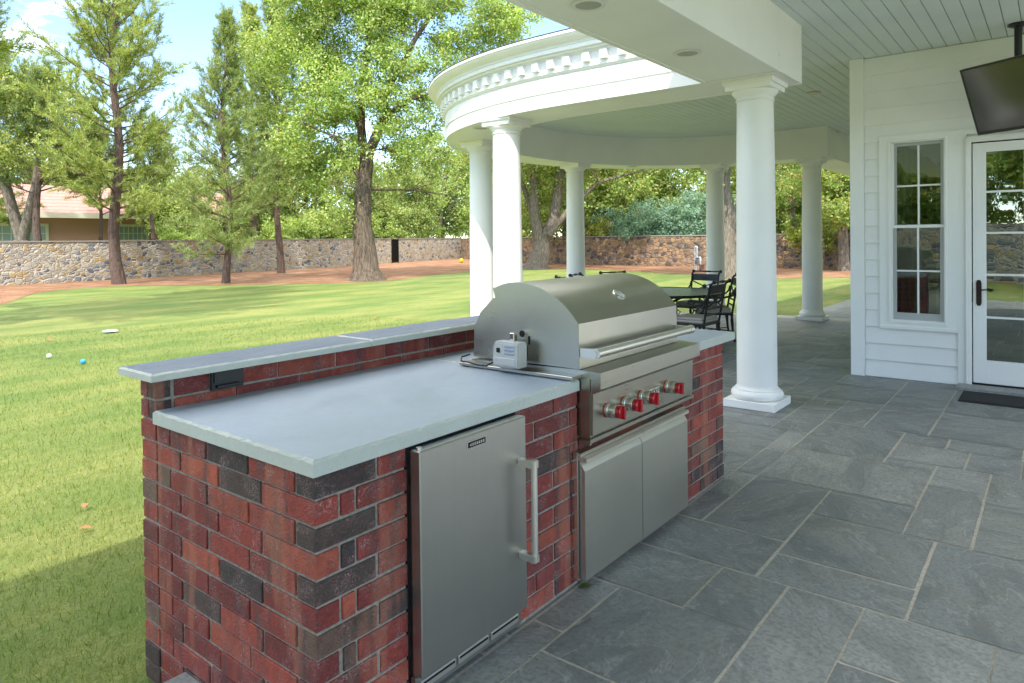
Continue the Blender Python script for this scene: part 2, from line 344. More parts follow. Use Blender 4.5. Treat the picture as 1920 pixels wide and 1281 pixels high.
# ------------------------------------------------------------------ ground
b = MB(); b.m(SOIL).face([(-400, -400, ZG-.03), (600, -400, ZG-.03), (600, 600, ZG-.03), (-400, 600, ZG-.03)]); tag(b.build('ground'), kind='structure')
LWN = [(-60, -40), (60, -40), (60, 60), (-60, 60)]
b = MB(); b.m(LAWN).face([(x, y, ZG) for x, y in LWN]); tag(b.build('lawn'), kind='structure')
edge = [(-12, 12.5), (-3, 14.5), (2.2, 17.4), (5.1, 21.7), (7.07, 25.6), (8.8, 27.3), (10.8, 27.3), (13.2, 23.9), (16.3, 20.9), (18.1, 20.3), (21, 21.3), (23.9, 22.2), (25.7, 22.3), (28.2, 21.6), (30.2, 20), (30.6, 17.5), (29.4, 14.2), (28.0, 11.1), (27.0, 9.0), (27.0, 6.9), (28.6, 4.8), (29.5, 0), (29.5, -12)]
def crom(P, n=6):
    out = []
    for i in range(len(P)-1):
        p0 = Vector((*P[max(i-1, 0)], 0)); p1 = Vector((*P[i], 0)); p2 = Vector((*P[i+1], 0)); p3 = Vector((*P[min(i+2, len(P)-1)], 0))
        for j in range(n):
            t = j/n; q = .5*((2*p1)+(p2-p0)*t+(2*p0-5*p1+4*p2-p3)*t*t+(3*p1-p0-3*p2+p3)*t**3); out.append((q.x, q.y))
    out.append(P[-1]); return out
E_ = crom(edge); b = MB(); b.m(MULCH)
def far_pt(x, y, i, n):
    t = i/(n-1); W_ = [(-14, 32.6, 0), (8, 32.8, .2), (19, 35, .45), (27, 35.8, .6), (44, 40, .72), (36.5, 27.5, .8), (36.5, 10, .93), (36.5, -12, 1)]
    for (a, b_, u), (c, d, v) in zip(W_, W_[1:]):
        if t <= v: q = (t-u)/(v-u); return (a+(c-a)*q, b_+(d-b_)*q)
    return (36.5, -12)
n_ = len(E_)
# stations along the lawn edge, matched to stations along the wall foot
cum = [0.]
for p, q in zip(E_, E_[1:]): cum.append(cum[-1]+math.hypot(q[0]-p[0], q[1]-p[1]))
fp = [far_pt(0, 0, c/cum[-1]*(1000), 1001) for c in cum]
for i in range(n_-1): b.face([(*E_[i], ZG+.006), (*E_[i+1], ZG+.006), (*fp[i+1], ZG+.006), (*fp[i], ZG+.006)])
tag(b.build('mulch_bed', smooth=False), kind='structure')

# ------------------------------------------------------------------ patio
U = .1495
known = [(7, 10, 0, 1), (3, 7, 0, 1), (6, 10, 1, 5), (10, 13, 0, 3), (10, 13, 3, 5), (7, 13, 5, 7), (10, 13, 7, 10), (5, 10, 7, 11), (13, 16, 0, 4), (16, 19, 0, 1), (19, 22, 0, 1),
 (16, 22, 1, 4), (22, 27, 1, 7), (13, 15, 4, 8), (15, 19, 4, 8), (19, 22, 4, 7), (19, 25, 7, 9), (13, 19, 8, 12), (19, 24, 9, 12), (24, 28, 9, 12), (25, 28, 7, 9), (27, 28, 5, 7), (28, 31, 5, 8), (27, 33, 1, 5),
 (33, 39, 1, 3), (33, 37, 3, 6), (39, 44, -1, 3), (44, 48, -1, 3), (39, 42, 3, 6), (42, 47, 3, 6), (31, 33, 5, 7), (39, 45, -3, -1), (45, 48, -4, -1), (30, 32, -3, -1), (32, 37, -1, 1), (37, 39, 1, 4)]
X0, X1, Y0, Y1 = -26, 170, -42, 48     # grid idx ; y index positive towards -Y
occ = {}; rects = []
def free(a, b_, c, d): return all((i, j) not in occ for i in range(a, b_) for j in range(c, d))
def put(a, b_, c, d):
    for i in range(a, b_):
        for j in range(c, d): occ[i, j] = 1
    rects.append((a, b_, c, d))
for q in known:
    a, b_, c, d = q
    if free(*q): put(*q)
def inside(x, y):
    if y < .78 and x < 12: return x > -3.7
    if x >= 12 and y < 2.2: return True
    if y < 2.2: return 4.72 < x and y >= .5
    return (x-8.7)**2+(y-2.2)**2 < 3.98**2
rr = random.Random(5); sizes = [(6, 4), (4, 6), (4, 4), (6, 3), (3, 4), (4, 3), (3, 3), (5, 4), (4, 5), (6, 5), (3, 2), (2, 3), (4, 2), (5, 3)]
for j in range(Y0, Y1):
    for i in range(X0, X1):
        if (i, j) in occ: continue
        x, y = i*U, -j*U
        if not inside(x+U/2, y-U/2) and not inside(x+U/2, y-U*2): continue
        sz = sizes[:]; rr.shuffle(sz); ok = False
        for w_, h_ in sz:
            if free(i, i+w_, j, j+h_): put(i, i+w_, j, j+h_); ok = True; break
        if not ok:
            w_ = 1
            while w_ < 4 and free(i, i+w_+1, j, j+1): w_ += 1
            h_ = 1
            while h_ < 3 and free(i, i+w_, j, j+h_+1): h_ += 1
            put(i, i+w_, j, j+h_)
# clip outline polygon (patio edge) used for the base; tiles clipped by bisecting is avoided: tiles whose centre is inside are trimmed to the rim ring
def clip_poly(P):
    """clip convex rect polygon against patio outline"""
    def half(P, f):
        out = []
        for a, b_ in zip(P, P[1:]+P[:1]):
            fa, fb = f(a), f(b_)
            if fa >= 0: out.append(a)
            if (fa >= 0) != (fb >= 0): t = fa/(fa-fb); out.append((a[0]+(b_[0]-a[0])*t, a[1]+(b_[1]-a[1])*t))
        return out
    cx = sum(p[0] for p in P)/len(P); cy = sum(p[1] for p in P)/len(P)
    P = half(P, lambda p: p[0]+3.7)
    if not P: return P
    if cx < 4.75: return half(P, lambda p: .80-p[1])
    if cy < .4: return P
    if cx > 12.3: return half(P, lambda p: 2.25-p[1])
    if cy < 2.0: return half(P, lambda p: p[0]-4.72)
    for k_ in range(25):
        a_ = PI*k_/24; P = half(P, lambda p: 3.98-((p[0]-8.7)*math.cos(a_)+(p[1]-2.2)*math.sin(a_)))
        if not P: return P
    return P
b = MB(); b.m(GROUT)
G = .0064
base = [(-3.7, -7), (26, -7), (26, 2.25), (12.68, 2.25)] + [(8.7+3.98*math.cos(t), 2.2+3.98*math.sin(t)) for t in np.linspace(0, PI, 40)] + [(4.72, .80), (-3.7, .80)]
b.prism(base, 'z', ZG-.05, -.0025)
b.m(SLATE)
for a, b_, c, d in rects:
    j_ = [rr.uniform(-.0035, .0035) for _ in range(4)]
    x0, x1, y0, y1 = a*U+G+j_[0], b_*U-G+j_[1], -d*U+G+j_[2], -c*U-G+j_[3]
    # rough edges
    P = []
    for (p, q) in (((x0, y0), (x1, y0)), ((x1, y0), (x1, y1)), ((x1, y1), (x0, y1)), ((x0, y1), (x0, y0))):
        n_ = max(2, int(math.hypot(q[0]-p[0], q[1]-p[1])/.06))
        for t in range(n_): P.append((p[0]+(q[0]-p[0])*t/n_+rr.uniform(-1, 1)*.0014, p[1]+(q[1]-p[1])*t/n_+rr.uniform(-1, 1)*.0014))
    P = clip_poly(P)
    if len(P) < 3: continue
    b.col = (rr.random(), rr.random(), rr.random(), 1)
    z = rr.uniform(-.0008, .0012)
    try: b.face([(p[0], p[1], z) for p in P])
    except Exception: pass
tag(b.build('patio', smooth=False), kind='structure')

# ------------------------------------------------------------------ house / porch / rotunda (one building)
house = thing('house', 'white painted house with deep porch and round colonnaded rotunda beside the patio', 'house')
CX, CY, RO = 8.7, 2.2, 3.87
def sell(r_, t):    # slightly squared half round plan
    c, s = math.cos(t), math.sin(t); e = .885
    return (CX-r_*math.copysign(abs(c)**e, c), CY+r_*max(s, 0)**e)
def path(o, ystart=.17, yend=1.51, n=64):
    P = [(CX-RO-o, ystart)] + [(CX-RO-o, y) for y in np.linspace(max(ystart+.2, .9), CY, 4)][:-1]
    P += [sell(RO+o, t) for t in np.linspace(0, PI, n)] + [(CX+RO+o, yend)]
    return P
def sweep(b, prof, ystart, yend, closed=True, n=64):
    rows = []
    for o, z in prof: rows.append([b.bm.verts.new((x, y, z)) for x, y in path(o, ystart, yend, n)])
    m_ = len(rows); fs = []
    for i in range(m_ if closed else m_-1):
        A, B = rows[i], rows[(i+1) % m_]
        for j in range(len(A)-1): fs.append(b.bm.faces.new((A[j], A[j+1], B[j+1], B[j])))
    if closed: fs.append(b.bm.faces.new([r_[0] for r_ in rows])); fs.append(b.bm.faces.new([r_[-1] for r_ in rows][::-1]))
    b._f(fs)
b = MB(); b.m(WHITE)
core = [(-.67, 2.95), (-.63, 2.95), (-.63, 2.956), (-.045, 2.956), (-.045, 2.95), (-.002, 2.95), (-.002, 3.083), (-.014, 3.086), (-.014, 3.100), (.006, 3.104), (.006, 3.60), (-.67, 3.60)]
sweep(b, core, .17, 1.51)
ringbeam = b.build('rotunda_beam', house, 20)
b = MB(); b.m(WHITE)
corn = [(.004, 3.268), (.016, 3.270), (.022, 3.280), (.034, 3.292), (.036, 3.308), (.020, 3.310), (.020, 3.434), (.034, 3.436), (.040, 3.446), (.058, 3.452), (.076, 3.456), (.078, 3.476), (.112, 3.480), (.112, 3.520), (.120, 3.524), (.122, 3.534), (.130, 3.546), (.152, 3.560), (.180, 3.572), (.202, 3.590), (.212, 3.608), (.224, 3.612), (.224, 3.640), (.004, 3.640)]
sweep(b, corn, .865, 1.51, n=90); cornice = b.build('cornice', house, 14)
# dentils
s_ = []; y = 1.03
while y < CY: s_.append((CX-RO-.02, y, PI)); y += .205
t = .018
arcp = [sell(RO+.02, q) for q in np.linspace(.004, PI*.98, 2500)]; acc_ = .205-(CY-s_[-1][1])
for p, q in zip(arcp, arcp[1:]):
    acc_ -= math.hypot(q[0]-p[0], q[1]-p[1])
    if acc_ <= 0: s_.append((q[0], q[1], math.atan2(q[1]-p[1], q[0]-p[0])+PI/2)); acc_ += .205
d0 = None
for (x, y, a) in s_[:95]:
    if d0 is None:
        b = MB(); b.m(WHITE).box(-.004, .052, -.041, .041, 3.336, 3.428, bev=.002); d0 = b.build('dentil', cornice, smooth=False); o = d0
    else: o = d0.copy(); COL.objects.link(o); o.parent = cornice
    o.location = (x, y, 0); o.rotation_euler = (0, 0, a)
b = MB(); b.m(ROOFD)
rp = [(-4.4, -4.4), (7.0, -4.4), (7.0, -8), (26, -8), (26, 2.45)] + [sell(4.098, t) for t in np.linspace(PI, 0, 80)] + [(4.602, .90), (-4.4, .90)]
b.prism(rp, 'z', 3.642, 3.650); b.build('roof', house)
# porch beam over the counter
b = MB(); b.m(WHITE)
b.prism([(.17, 2.95), (.20, 2.95), (.20, 2.956), (.815, 2.956), (.815, 2.95), (.86, 2.95), (.86, 3.12), (.865, 3.12), (.865, 3.27), (.885, 3.30), (.885, 3.64), (.17, 3.64)], 'x', -4.4, 4.827)
b.build('porch_beam', house, 14)
b = MB(); b.m(WHITE); b.prism([(1.51, 2.95), (2.18, 2.95), (2.18, 3.12), (2.2, 3.27), (2.25, 3.44), (2.36, 3.60), (2.40, 3.64), (1.51, 3.64)], 'x', 12.573, 26); b.build('porch_beam', house)
# plank ceiling
b = MB(); b.m(CEILP); pw = .127; y = -7.9
while y < 5.6:
    y1 = y+pw-.006; ym = y+pw/2
    segs = []
    if ym < .5: segs = [(-4.4 if ym > -4.4 else 7.0, 26)]
    elif ym < 1.9: segs = [(5.0, 26 if ym < 1.8 else 12.3)]
    else:
        q = 3.5**2-(ym-CY)**2
        if q > .05: segs = [(CX-math.sqrt(q), CX+math.sqrt(q))]
        if ym < CY: segs = [(5.2, 12.2)]
    for a, c in segs: b.box(a, c, y, y1, 3.49, 3.505, bev=.0035)
    y += pw
b.m(mat('ceiling_gap', (.25, .3, .3), .8)).box(-4.4, 26, -4.4, .5, 3.5045, 3.52)
b.prism([(5.0, .45), (26, .45), (26, 1.9), (12.4, 1.9)] + [(8.7+3.5*math.cos(t), 2.2+3.5*math.sin(t)) for t in np.linspace(0, PI, 30)] + [(5.0, 1.9)], 'z', 3.5045, 3.521)
b.build('ceiling', house)
# recessed lights
LM = mat('light_trim', (.72, .72, .69), .5); LI = mat('light_baffle', (.40, .39, .35), .6)
def downlight(x, y, z=2.956):
    b = MB(); b.m(LM).lathe([(.078, z-.001), (.105, z-.001), (.109, z-.005), (.106, z-.009), (.082, z-.010), (.078, z-.006), (.078, z-.001)], 36, Matrix.Translation((x, y, 0)), False)
    o = b.build('recessed_light', house)
    b = MB(); b.m(LI).lathe([(.079, z-.0065), (.060, z-.0035), (.05, z-.0030)], 36, Matrix.Translation((x, y, 0)), True); b.build('baffle', o)
for p in ((2.37, .53), (3.79, .53), (5.42, 4.02), (7.1, 5.32), (11.0, 4.9)): downlight(*p)
b = MB(); b.m(CREAM).lathe([(.0, 3.485), (.09, 3.485), (.09, 3.475), (.0, 3.470)], 24, Matrix.Translation((8.7, .9, 0))); b.build('ceiling_speaker', house)
# --- house walls
HX = 7.19
b = MB(); b.m(SIDING)
b.box(HX+.02, HX+.16, -.30, .11, 0, 3.489); b.box(HX+.02, HX+.16, -1.0, -.765, 0, 3.489); b.box(HX+.02, HX+.16, -.765, -.30, 0, .64); b.box(HX+.02, HX+.16, -.765, -.30, 2.53, 3.489)
b.box(HX+.02, HX+.16, -1.87, -1.0, 2.47, 3.489); b.box(HX+.02, HX+.16, -8, -1.87, 0, 3.489)
b.box(HX+.16, 26, -.06, .11, 0, 3.489)      # side wall running away from the corner
b.build('wall', house)
b = MB(); b.m(SIDING)
ex = .1825
def lap(y0, y1, z):   # one lap board on the wall plane
    b.prism([(HX+.018, z), (HX-.017, z), (HX-.018, z+.004), (HX+.004, z+ex+.010), (HX+.018, z+ex+.010)], 'y', y0, y1)
for i in range(20):
    z = .004+i*ex
    if z+ex > 3.50: break
    if z < .54: lap(-.883, -.018, z)
    elif z < 2.5: lap(-.163, -.018, z)
    else: lap(-7.9, -.018, z)
    if z < 2.5: lap(-7.9, -1.97, z)
b.build('siding', house, smooth=False)
b = MB(); b.m(SIDING)
b.box(HX-.034, HX+.02, -.016, .124, 0, 3.488, bev=.002); b.box(HX+.02, HX+.16, .11, .124, 0, 3.488); b.build('corner_board', house)
b = MB(); b.m(SIDING)   # flat panel around window and door
zt = 2.61; zb = .575
b.box(HX-.027, HX+.019, -.255, -.165, zb, zt); b.box(HX-.027, HX+.019, -.960, -.795, zb, zt); b.box(HX-.027, HX+.019, -.795, -.255, 2.565, zt); b.box(HX-.027, HX+.019, -.795, -.255, zb, .605)
b.box(HX-.027, HX+.019, -.960, -.883, 0, zb); b.box(HX-.042, HX+.019, -.883, -.165, zb-.035, zb, bev=.002)
b.box(HX-.034, HX+.019, -2.0, -.165, zt, zt+.006)
b.build('trim_panel', house, smooth=False)
# window
win = None
def frame(b, y0, y1, z0, z1, wd, x0, x1, bev=.002):
    b.box(x0, x1, y0, y1, z1-wd, z1, bev=bev); b.box(x0, x1, y0, y1, z0, z0+wd, bev=bev); b.box(x0, x1, y0, y0+wd, z0+wd, z1-wd, bev=bev); b.box(x0, x1, y1-wd, y1, z0+wd, z1-wd, bev=bev)
b = MB(); b.m(WHITE); frame(b, -.795, -.255, .605, 2.565, .024, HX-.040, HX+.05); frame(b, -.771, -.279, .629, 2.541, .012, HX-.012, HX+.05); win = b.build('window', house)
b = MB(); b.m(GREYSASH); frame(b, -.759, -.291, 1.625, 2.529, .032, HX+.040, HX+.075); b.m(WHITE)
b.box(HX+.046, HX+.07, -.536, -.518, 1.657, 2.497); b.box(HX+.047, HX+.069, -.727, -.323, 2.062, 2.08); b.build('sash', win)
b = MB(); b.m(GREYSASH); frame(b, -.759, -.291, .641, 1.655, .034, HX+.004, HX+.039); b.box(HX+.0035, HX+.039, -.7245, -.3255, .675, .715); b.m(WHITE)
b.box(HX-.004, HX+.035, -.757, -.293, 1.622, 1.652); b.box(HX+.010, HX+.034, -.534, -.516, .714, 1.622); b.box(HX+.011, HX+.033, -.725, -.325, 1.155, 1.173); b.build('sash', win)
b = MB(); b.m(GLASSW).box(HX+.056, HX+.060, -.728, -.322, 1.656, 2.498); b.box(HX+.020, HX+.024, -.726, -.324, .714, 1.622); b.build('pane', win, smooth=False)
# curtain inside
CURT = mat('curtain', (.42, .48, .52), .9); b = MB(); b.m(CURT)
P = [(y, HX+.22+.03*math.sin(y*95)) for y in np.linspace(-.43, -.30, 30)]; Q = P + [(y, x+.006) for y, x in P[::-1]]
b.prism([(x, y) for y, x in Q], 'z', .45, 2.55); b.build('curtain', win)
# door
b = MB(); b.m(WHITE); fy0, fy1 = -1.93, -.962
b.box(HX-.042, HX+.02, -1.0, fy1, 0, 2.52, bev=.002); b.box(HX-.042, HX+.02, fy0, -1.872, 0, 2.52, bev=.002); b.box(HX-.042, HX+.02, -1.872, -1.0, 2.475, 2.52, bev=.002)
b.box(HX-.050, HX+.02, fy1-.001, fy1+.008, 0, 2.53); b.box(HX-.050, HX+.02, fy0, fy1+.008, 2.52, 2.53)
dfr = b.build('door_frame', house)
b = MB(); b.m(WHITE); dy0, dy1 = -1.864, -1.010; zz = [.277, .711, 1.14, 1.558, 1.97, 2.369]
b.box(HX-.008, HX+.036, dy1-.112, dy1, .045, 2.462, bev=.002); b.box(HX-.008, HX+.036, dy0, dy0+.112, .045, 2.462, bev=.002)
b.box(HX-.008, HX+.036, dy0+.112, dy1-.112, .045, .277, bev=.001); b.box(HX-.008, HX+.036, dy0+.112, dy1-.112, 2.369, 2.462, bev=.001)
for z in zz[1:-1]: b.box(HX-.003, HX+.031, dy0+.112, dy1-.112, z-.010, z+.010)
ym = (dy0+dy1)/2; b.box(HX-.0022, HX+.030, ym-.010, ym+.010, .277, 2.369)
door = b.build('door', house)
b = MB(); b.m(GLASSD).box(HX+.012, HX+.016, dy0+.11, dy1-.11, .275, 2.371); b.build('pane', door, smooth=False)
b = MB(); b.m(BRONZE); hy = -1.060
b.prism([(hy-.023, .85), (hy-.012, .825), (hy+.012, .825), (hy+.023, .85), (hy+.023, 1.06), (hy+.012, 1.085), (hy-.012, 1.085), (hy-.023, 1.06)], 'x', HX-.018, HX-.008, bev=.002)
b.tube([(HX-.016, hy, .985), (HX-.05, hy, .985), (HX-.058, hy-.02, .985), (HX-.06, hy-.06, .992), (HX-.058, hy-.10, .985), (HX-.056, hy-.115, .99)], [.011, .009, .008, .007, .006, .003], 8)
b.tube([(HX-.056, hy-.07, .99), (HX-.056, hy-.10, .972), (HX-.056, hy-.12, .975)], [.005, .004, .002], 6)
b.lathe([(.014, 0), (.014, .012), (.009, .016)], 14, Matrix.Translation((HX-.018, hy, .90)) @ Matrix.Rotation(-PI/2, 4, 'Y')); b.build('handle', door)
b = MB(); b.m(BRONZE).box(HX-.006, HX+.02, -1.0095, -1.002, .86, 1.06); b.build('latch_plate', door); b = MB(); b.m(DARK).box(HX+.004, HX+.034, -1.872, -1.0, 2.4625, 2.4745); b.build('weather_strip', door)
b = MB(); b.m(DARK).box(HX-.01, HX+.04, -1.872, -1.0, .0, .044); b.build('sill', dfr)
# dim room behind the glazing
ROOM = mat('room_wall', (.16, .16, .15), .9); b = MB(); b.m(ROOM)
b.box(HX+.16, 11, -3.2, -3.1, 0, 3.0); b.box(10.9, 11, -3.1, -.06, 0, 3.0); b.box(HX+.16, 11, -3.2, -.06, 3.0, 3.05); b.box(HX+.16, 11, -3.2, -.06, -.0, .004)
b.m(mat('room_furniture', (.08, .05, .03), .5)).box(9.3, 10.2, -2.6, -1.2, .0, .75)
b.m(CREAM).box(8.8, 8.88, -.9, -.5, 0, 2.2)
b.build('room_interior', house, smooth=False)

# step stone and mat by the door
b = MB(); b.m(SLATE); b.col = (.4, .75, .2, 1); b.box(6.90, HX-.042, -1.98, -.885, .0015, .030, bev=.003)
tag(b.build('door_step'), 'thin grey slate step in front of the white glazed door', 'doorstep')
MATB = mat('mat_rubber', (.012, .012, .013), .8); k = NT(MATB); vo = k.n('ShaderNodeTexVoronoi', {'Vector': k.coord(), 'Scale': 90.}); k.bump(vo.outputs['Distance'], .9, .006)
b = MB(); b.m(MATB).box(6.36, 6.865, -1.92, -.955, .002, .012, bev=.003); b.m(MATB).box(6.385, 6.84, -1.895, -.98, .012, .016); tag(b.build('door_mat'), 'black rubber door mat on the slate floor before the door step', 'door mat')

# ------------------------------------------------------------------ columns
def make_column():
    t = thing('column', 'x', 'column')
    b = MB(); b.m(WHITE).box(-.2315, .2315, -.2315, .2315, .002, .072, bev=.003); b.build('plinth', t)
    b = MB(); b.m(WHITE)
    tor = [(.205, .0725)] + [(.196+.034*math.cos(a), .112+.040*math.sin(a)) for a in np.linspace(-PI/2, PI/2, 9)] + [(.197, .154), (.197, .163), (.190, .166), (.182, .176), (.178, .192)]
    b.lathe(tor, 56); b.build('base', t)
    b = MB(); b.m(WHITE); b.lathe([(.177, .1922), (.176, .60), (.1745, 1.1), (.171, 1.7), (.166, 2.3), (.1595, 2.775)], 56, cap=False); b.build('shaft', t)
    b = MB(); b.m(WHITE)
    b.lathe([(.160, 2.775), (.168, 2.778), (.172, 2.785), (.168, 2.792), (.161, 2.796), (.161, 2.810), (.170, 2.812), (.170, 2.820), (.176, 2.824), (.196, 2.850), (.203, 2.868), (.203, 2.8695)], 48)
    b.box(-.205, .205, -.205, .205, 2.870, 2.912, bev=.002); b.prism([(-.208, 2.912), (.208, 2.912), (.216, 2.922), (.224, 2.928), (.224, 2.9555), (-.224, 2.9555), (-.224, 2.928), (-.216, 2.922)], 'y', -.224, .224)
    b.build('capital', t); return t
c0 = make_column(); cg = 'white round columns carrying the porch and rotunda'
c0.location = (5.17, .49, 0); c0['group'] = cg; c0['label'] = 'nearest white column on square plinth just past the far end of the brick counter'
for (x, y, lb) in ((5.18, 3.42, 'white column standing right behind the left side of the grill hood'), (6.38, 4.86, 'white column half hidden on the left by the one behind the grill'),
    (9.85, 5.50, 'slim looking white column above the middle of the grill hood'), (11.95, 3.60, 'far white column rising behind the dining chairs, left of the largest column'),
    (12.20, 1.86, 'far white column with visible plinth between the largest column and the house wall')): dup(c0, (x, y, 0), 0, lb, cg)

# ------------------------------------------------------------------ brick island
isl = thing('brick_counter', 'red brick outdoor kitchen counter with grey stone top and raised back ledge', 'outdoor counter')
PALB = [(.29, .046, .032), (.235, .036, .028), (.34, .060, .036), (.19, .032, .027), (.26, .046, .038), (.40, .085, .048)]
rb = random.Random(3)
def bcol(force=None):
    r_ = rb.random() if force is None else force
    if r_ < .86: c = rb.choice(PALB)
    elif r_ < .96: c = rb.choice([(.050, .042, .040), (.066, .050, .042)])
    else: c = (.17, .105, .07)
    f = rb.uniform(.85, 1.15); return (c[0]*f, c[1]*f, c[2]*f, 1)
PITCH = .0787; JZ = .010
b = MB(); b.m(MORTAR)
m_ = .007
b.box(.012+m_, .368, .012+m_, .95, ZG-.03, .868)                # end block
b.box(.012+m_, 3.14-m_, 1.0+m_, 1.12-m_, ZG-.03, 1.038)        # raised back wall
b.box(.012+m_, .368, .95, 1.0+m_, ZG-.03, .868)
b.box(.368, .962, .60, 1.0, 0, .868); b.box(.962, 1.405, .012+m_, 1.0, 0, .868); b.box(1.405, 2.50, .012+m_, .1, .0, .66); b.box(2.50, 3.14-m_, .012+m_, 1.0, 0, .868)
b.box(1.405, 2.50, .1, 1.0, 0, .60)
b.m(BRICK)
def brick(x0, x1, y0, y1, z0, z1, force=None):
    b.col = bcol(force); j = lambda: rb.uniform(-.0020, .0020)
    b.box(x0+j(), x1+j(), y0+j(), y1+j(), z0+j(), z1+j(), bev=.0022)
def run(a, c, first, axis, lo, hi, z0, z1, L_=.25, gap=.012, forces=None):
    x = a; n = 0
    while x < c-.03:
        e = x+(first if n == 0 else L_)
        if e > c-.05: e = c
        f = forces[n] if forces and n < len(forces) else None
        if axis == 'x': brick(x, e, lo, hi, z0, z1, f)
        else: brick(lo, hi, x, e, z0, z1, f)
        x = e+gap; n += 1
kk = 10; D_ = .092
for k_ in range(-2, 13):
    z0 = JZ+PITCH*k_+.005; z1 = JZ+PITCH*(k_+1)-.005; ev = (k_ % 2 == 0)
    F0 = .85 if k_ in (10, 7, 4) else (.3 if k_ != 6 else .1)
    if k_ <= 10:
        zt_ = min(z1, .868)
        # end face + corner
        if ev:
            run(.012, .372, .229, 'x', .012, .012+D_, z0, zt_, forces=[.90 if k_ in (10, 6) else None, None])
            run(.116, .992, .244, 'y', .012, .012+D_, z0, zt_)
        else:
            brick(.012, .095, .012, .285, z0, zt_, .3)
            run(.107, .372, .048, 'x', .012, .012+D_, z0, zt_, L_=.205); run(.297, .992, .25, 'y', .012, .012+D_, z0, zt_)
        if k_ >= 0:
            run(.962, 1.405, .25 if ev else .115, 'x', .012, .012+D_, z0, zt_)
            run(2.50, 3.128, .25 if ev else .12, 'x', .012, .012+D_, z0, zt_)
            run(.116, 1.12, .24 if ev else .11, 'y', 3.14-D_, 3.14, z0, zt_)
        if 7 <= k_ or k_ <= -1: pass
        if 0 <= k_ <= 7: run(1.417, 2.488, .2 if ev else .08, 'x', .012, .10, z0, z1 if k_ < 7 else .655)
    # raised wall end
    if k_ <= 12:
        zt_ = min(z1, 1.037)
        if k_ <= 10: run(1.004, 1.12, .2, 'y', .012, .012+D_, z0, zt_)
        if k_ >= 11:
            brick(.012, .012+.06, 1.0, 1.058, z0, zt_, .95); brick(.012, .072, 1.064, 1.12, z0, zt_, .2); run(.084, 3.14, .14 if ev else .25, 'x', 1.0, 1.04, z0, zt_, L_=.30, gap=.009)
        run(.116, 3.14, .2 if ev else .1, 'x', 1.08, 1.12, z0, zt_, L_=.26)
b.build('brickwork', isl, smooth=False)
def slab(name, outline, z0, z1, topm, edgem, chip=.006, amp=.005, step=.018, seed=1):
    """stone slab with a chipped (rock-pitched) top arris"""
    r_ = random.Random(seed); P = []
    for p, q in zip(outline, outline[1:]+outline[:1]):
        n_ = max(1, int(math.hypot(q[0]-p[0], q[1]-p[1])/step))
        for t in range(n_): P.append(Vector((p[0]+(q[0]-p[0])*t/n_, p[1]+(q[1]-p[1])*t/n_, 0)))
    n = len(P); cx = sum(p[0] for p in outline)/len(outline); cy = sum(p[1] for p in outline)/len(outline)
    def inward(i):
        t = (P[(i+1) % n]-P[i-1]).normalized(); nn = Vector((-t.y, t.x, 0)); c = Vector((cx, cy, 0))-P[i]
        return nn if nn.dot(c) > 0 else -nn
    b = MB(); bot = [b.bm.verts.new((p.x, p.y, z0)) for p in P]; mid = []; top = []
    for i, p in enumerate(P):
        nn = inward(i); jj = r_.uniform(0, amp); mid.append(b.bm.verts.new((p.x+nn.x*jj*.4, p.y+nn.y*jj*.4, z1-chip-r_.uniform(0, amp))))
        q = chip+r_.uniform(0, amp*1.5); top.append(b.bm.verts.new((p.x+nn.x*q, p.y+nn.y*q, z1)))
    b.m(edgem)
    for A, B in ((bot, mid), (mid, top)):
        b._f([b.bm.faces.new((A[i], A[(i+1) % n], B[(i+1) % n], B[i])) for i in range(n)])
    b._f([b.bm.faces.new(bot[::-1])]); b.m(topm)._f([b.bm.faces.new(top)])
    return b.build(name, isl, smooth=False)
slab('countertop', [(0, 0), (1.410, 0), (1.410, .998), (0, .998)], .8705, .920, SLAB, SLABEDGE)
slab('countertop', [(2.515, 0), (3.31, 0), (3.34, .998), (2.515, .998)], .8705, .920, SLAB, SLABEDGE, seed=4)
slab('countertop', [(1.414, .67), (2.511, .67), (2.511, .998), (1.414, .998)], .8705, .919, SLAB, SLABEDGE, seed=6)
for i, (a, c) in enumerate(((-.035, 1.00), (1.005, 1.86), (1.865, 3.20))):
    slab('ledge_stone', [(a, .925), (c, .925+(.004 if i == 1 else 0)), (c, 1.215), (a, 1.205)], 1.040, 1.070+.003*(i == 1), CAPS, SLABEDGE, .005, .004, seed=10+i)
b = MB(); b.m(BLACK).prism([(.225, .955), (.365, .955), (.365, 1.034), (.225, 1.034)], 'y', .985, .998, bev=.003)
b.prism([(.235, .985), (.255, .99), (.28, .984), (.31, .991), (.34, .984), (.355, .988), (.355, 1.028), (.235, 1.028)], 'y', .978, .985, bev=.002); b.box(.245, .345, .972, .979, .963, .975, bev=.002)
b.build('outlet_cover', isl)
# stone piece in grass by the end
b = MB(); b.m(SLABEDGE).prism([(-.20, .62), (.005, .60), (.005, .82), (-.17, .80)], 'z', -.12, -.012, bev=.006); tag(b.build('stone_block'), 'pale stone block in the grass at the foot of the brick counter end', 'stone')

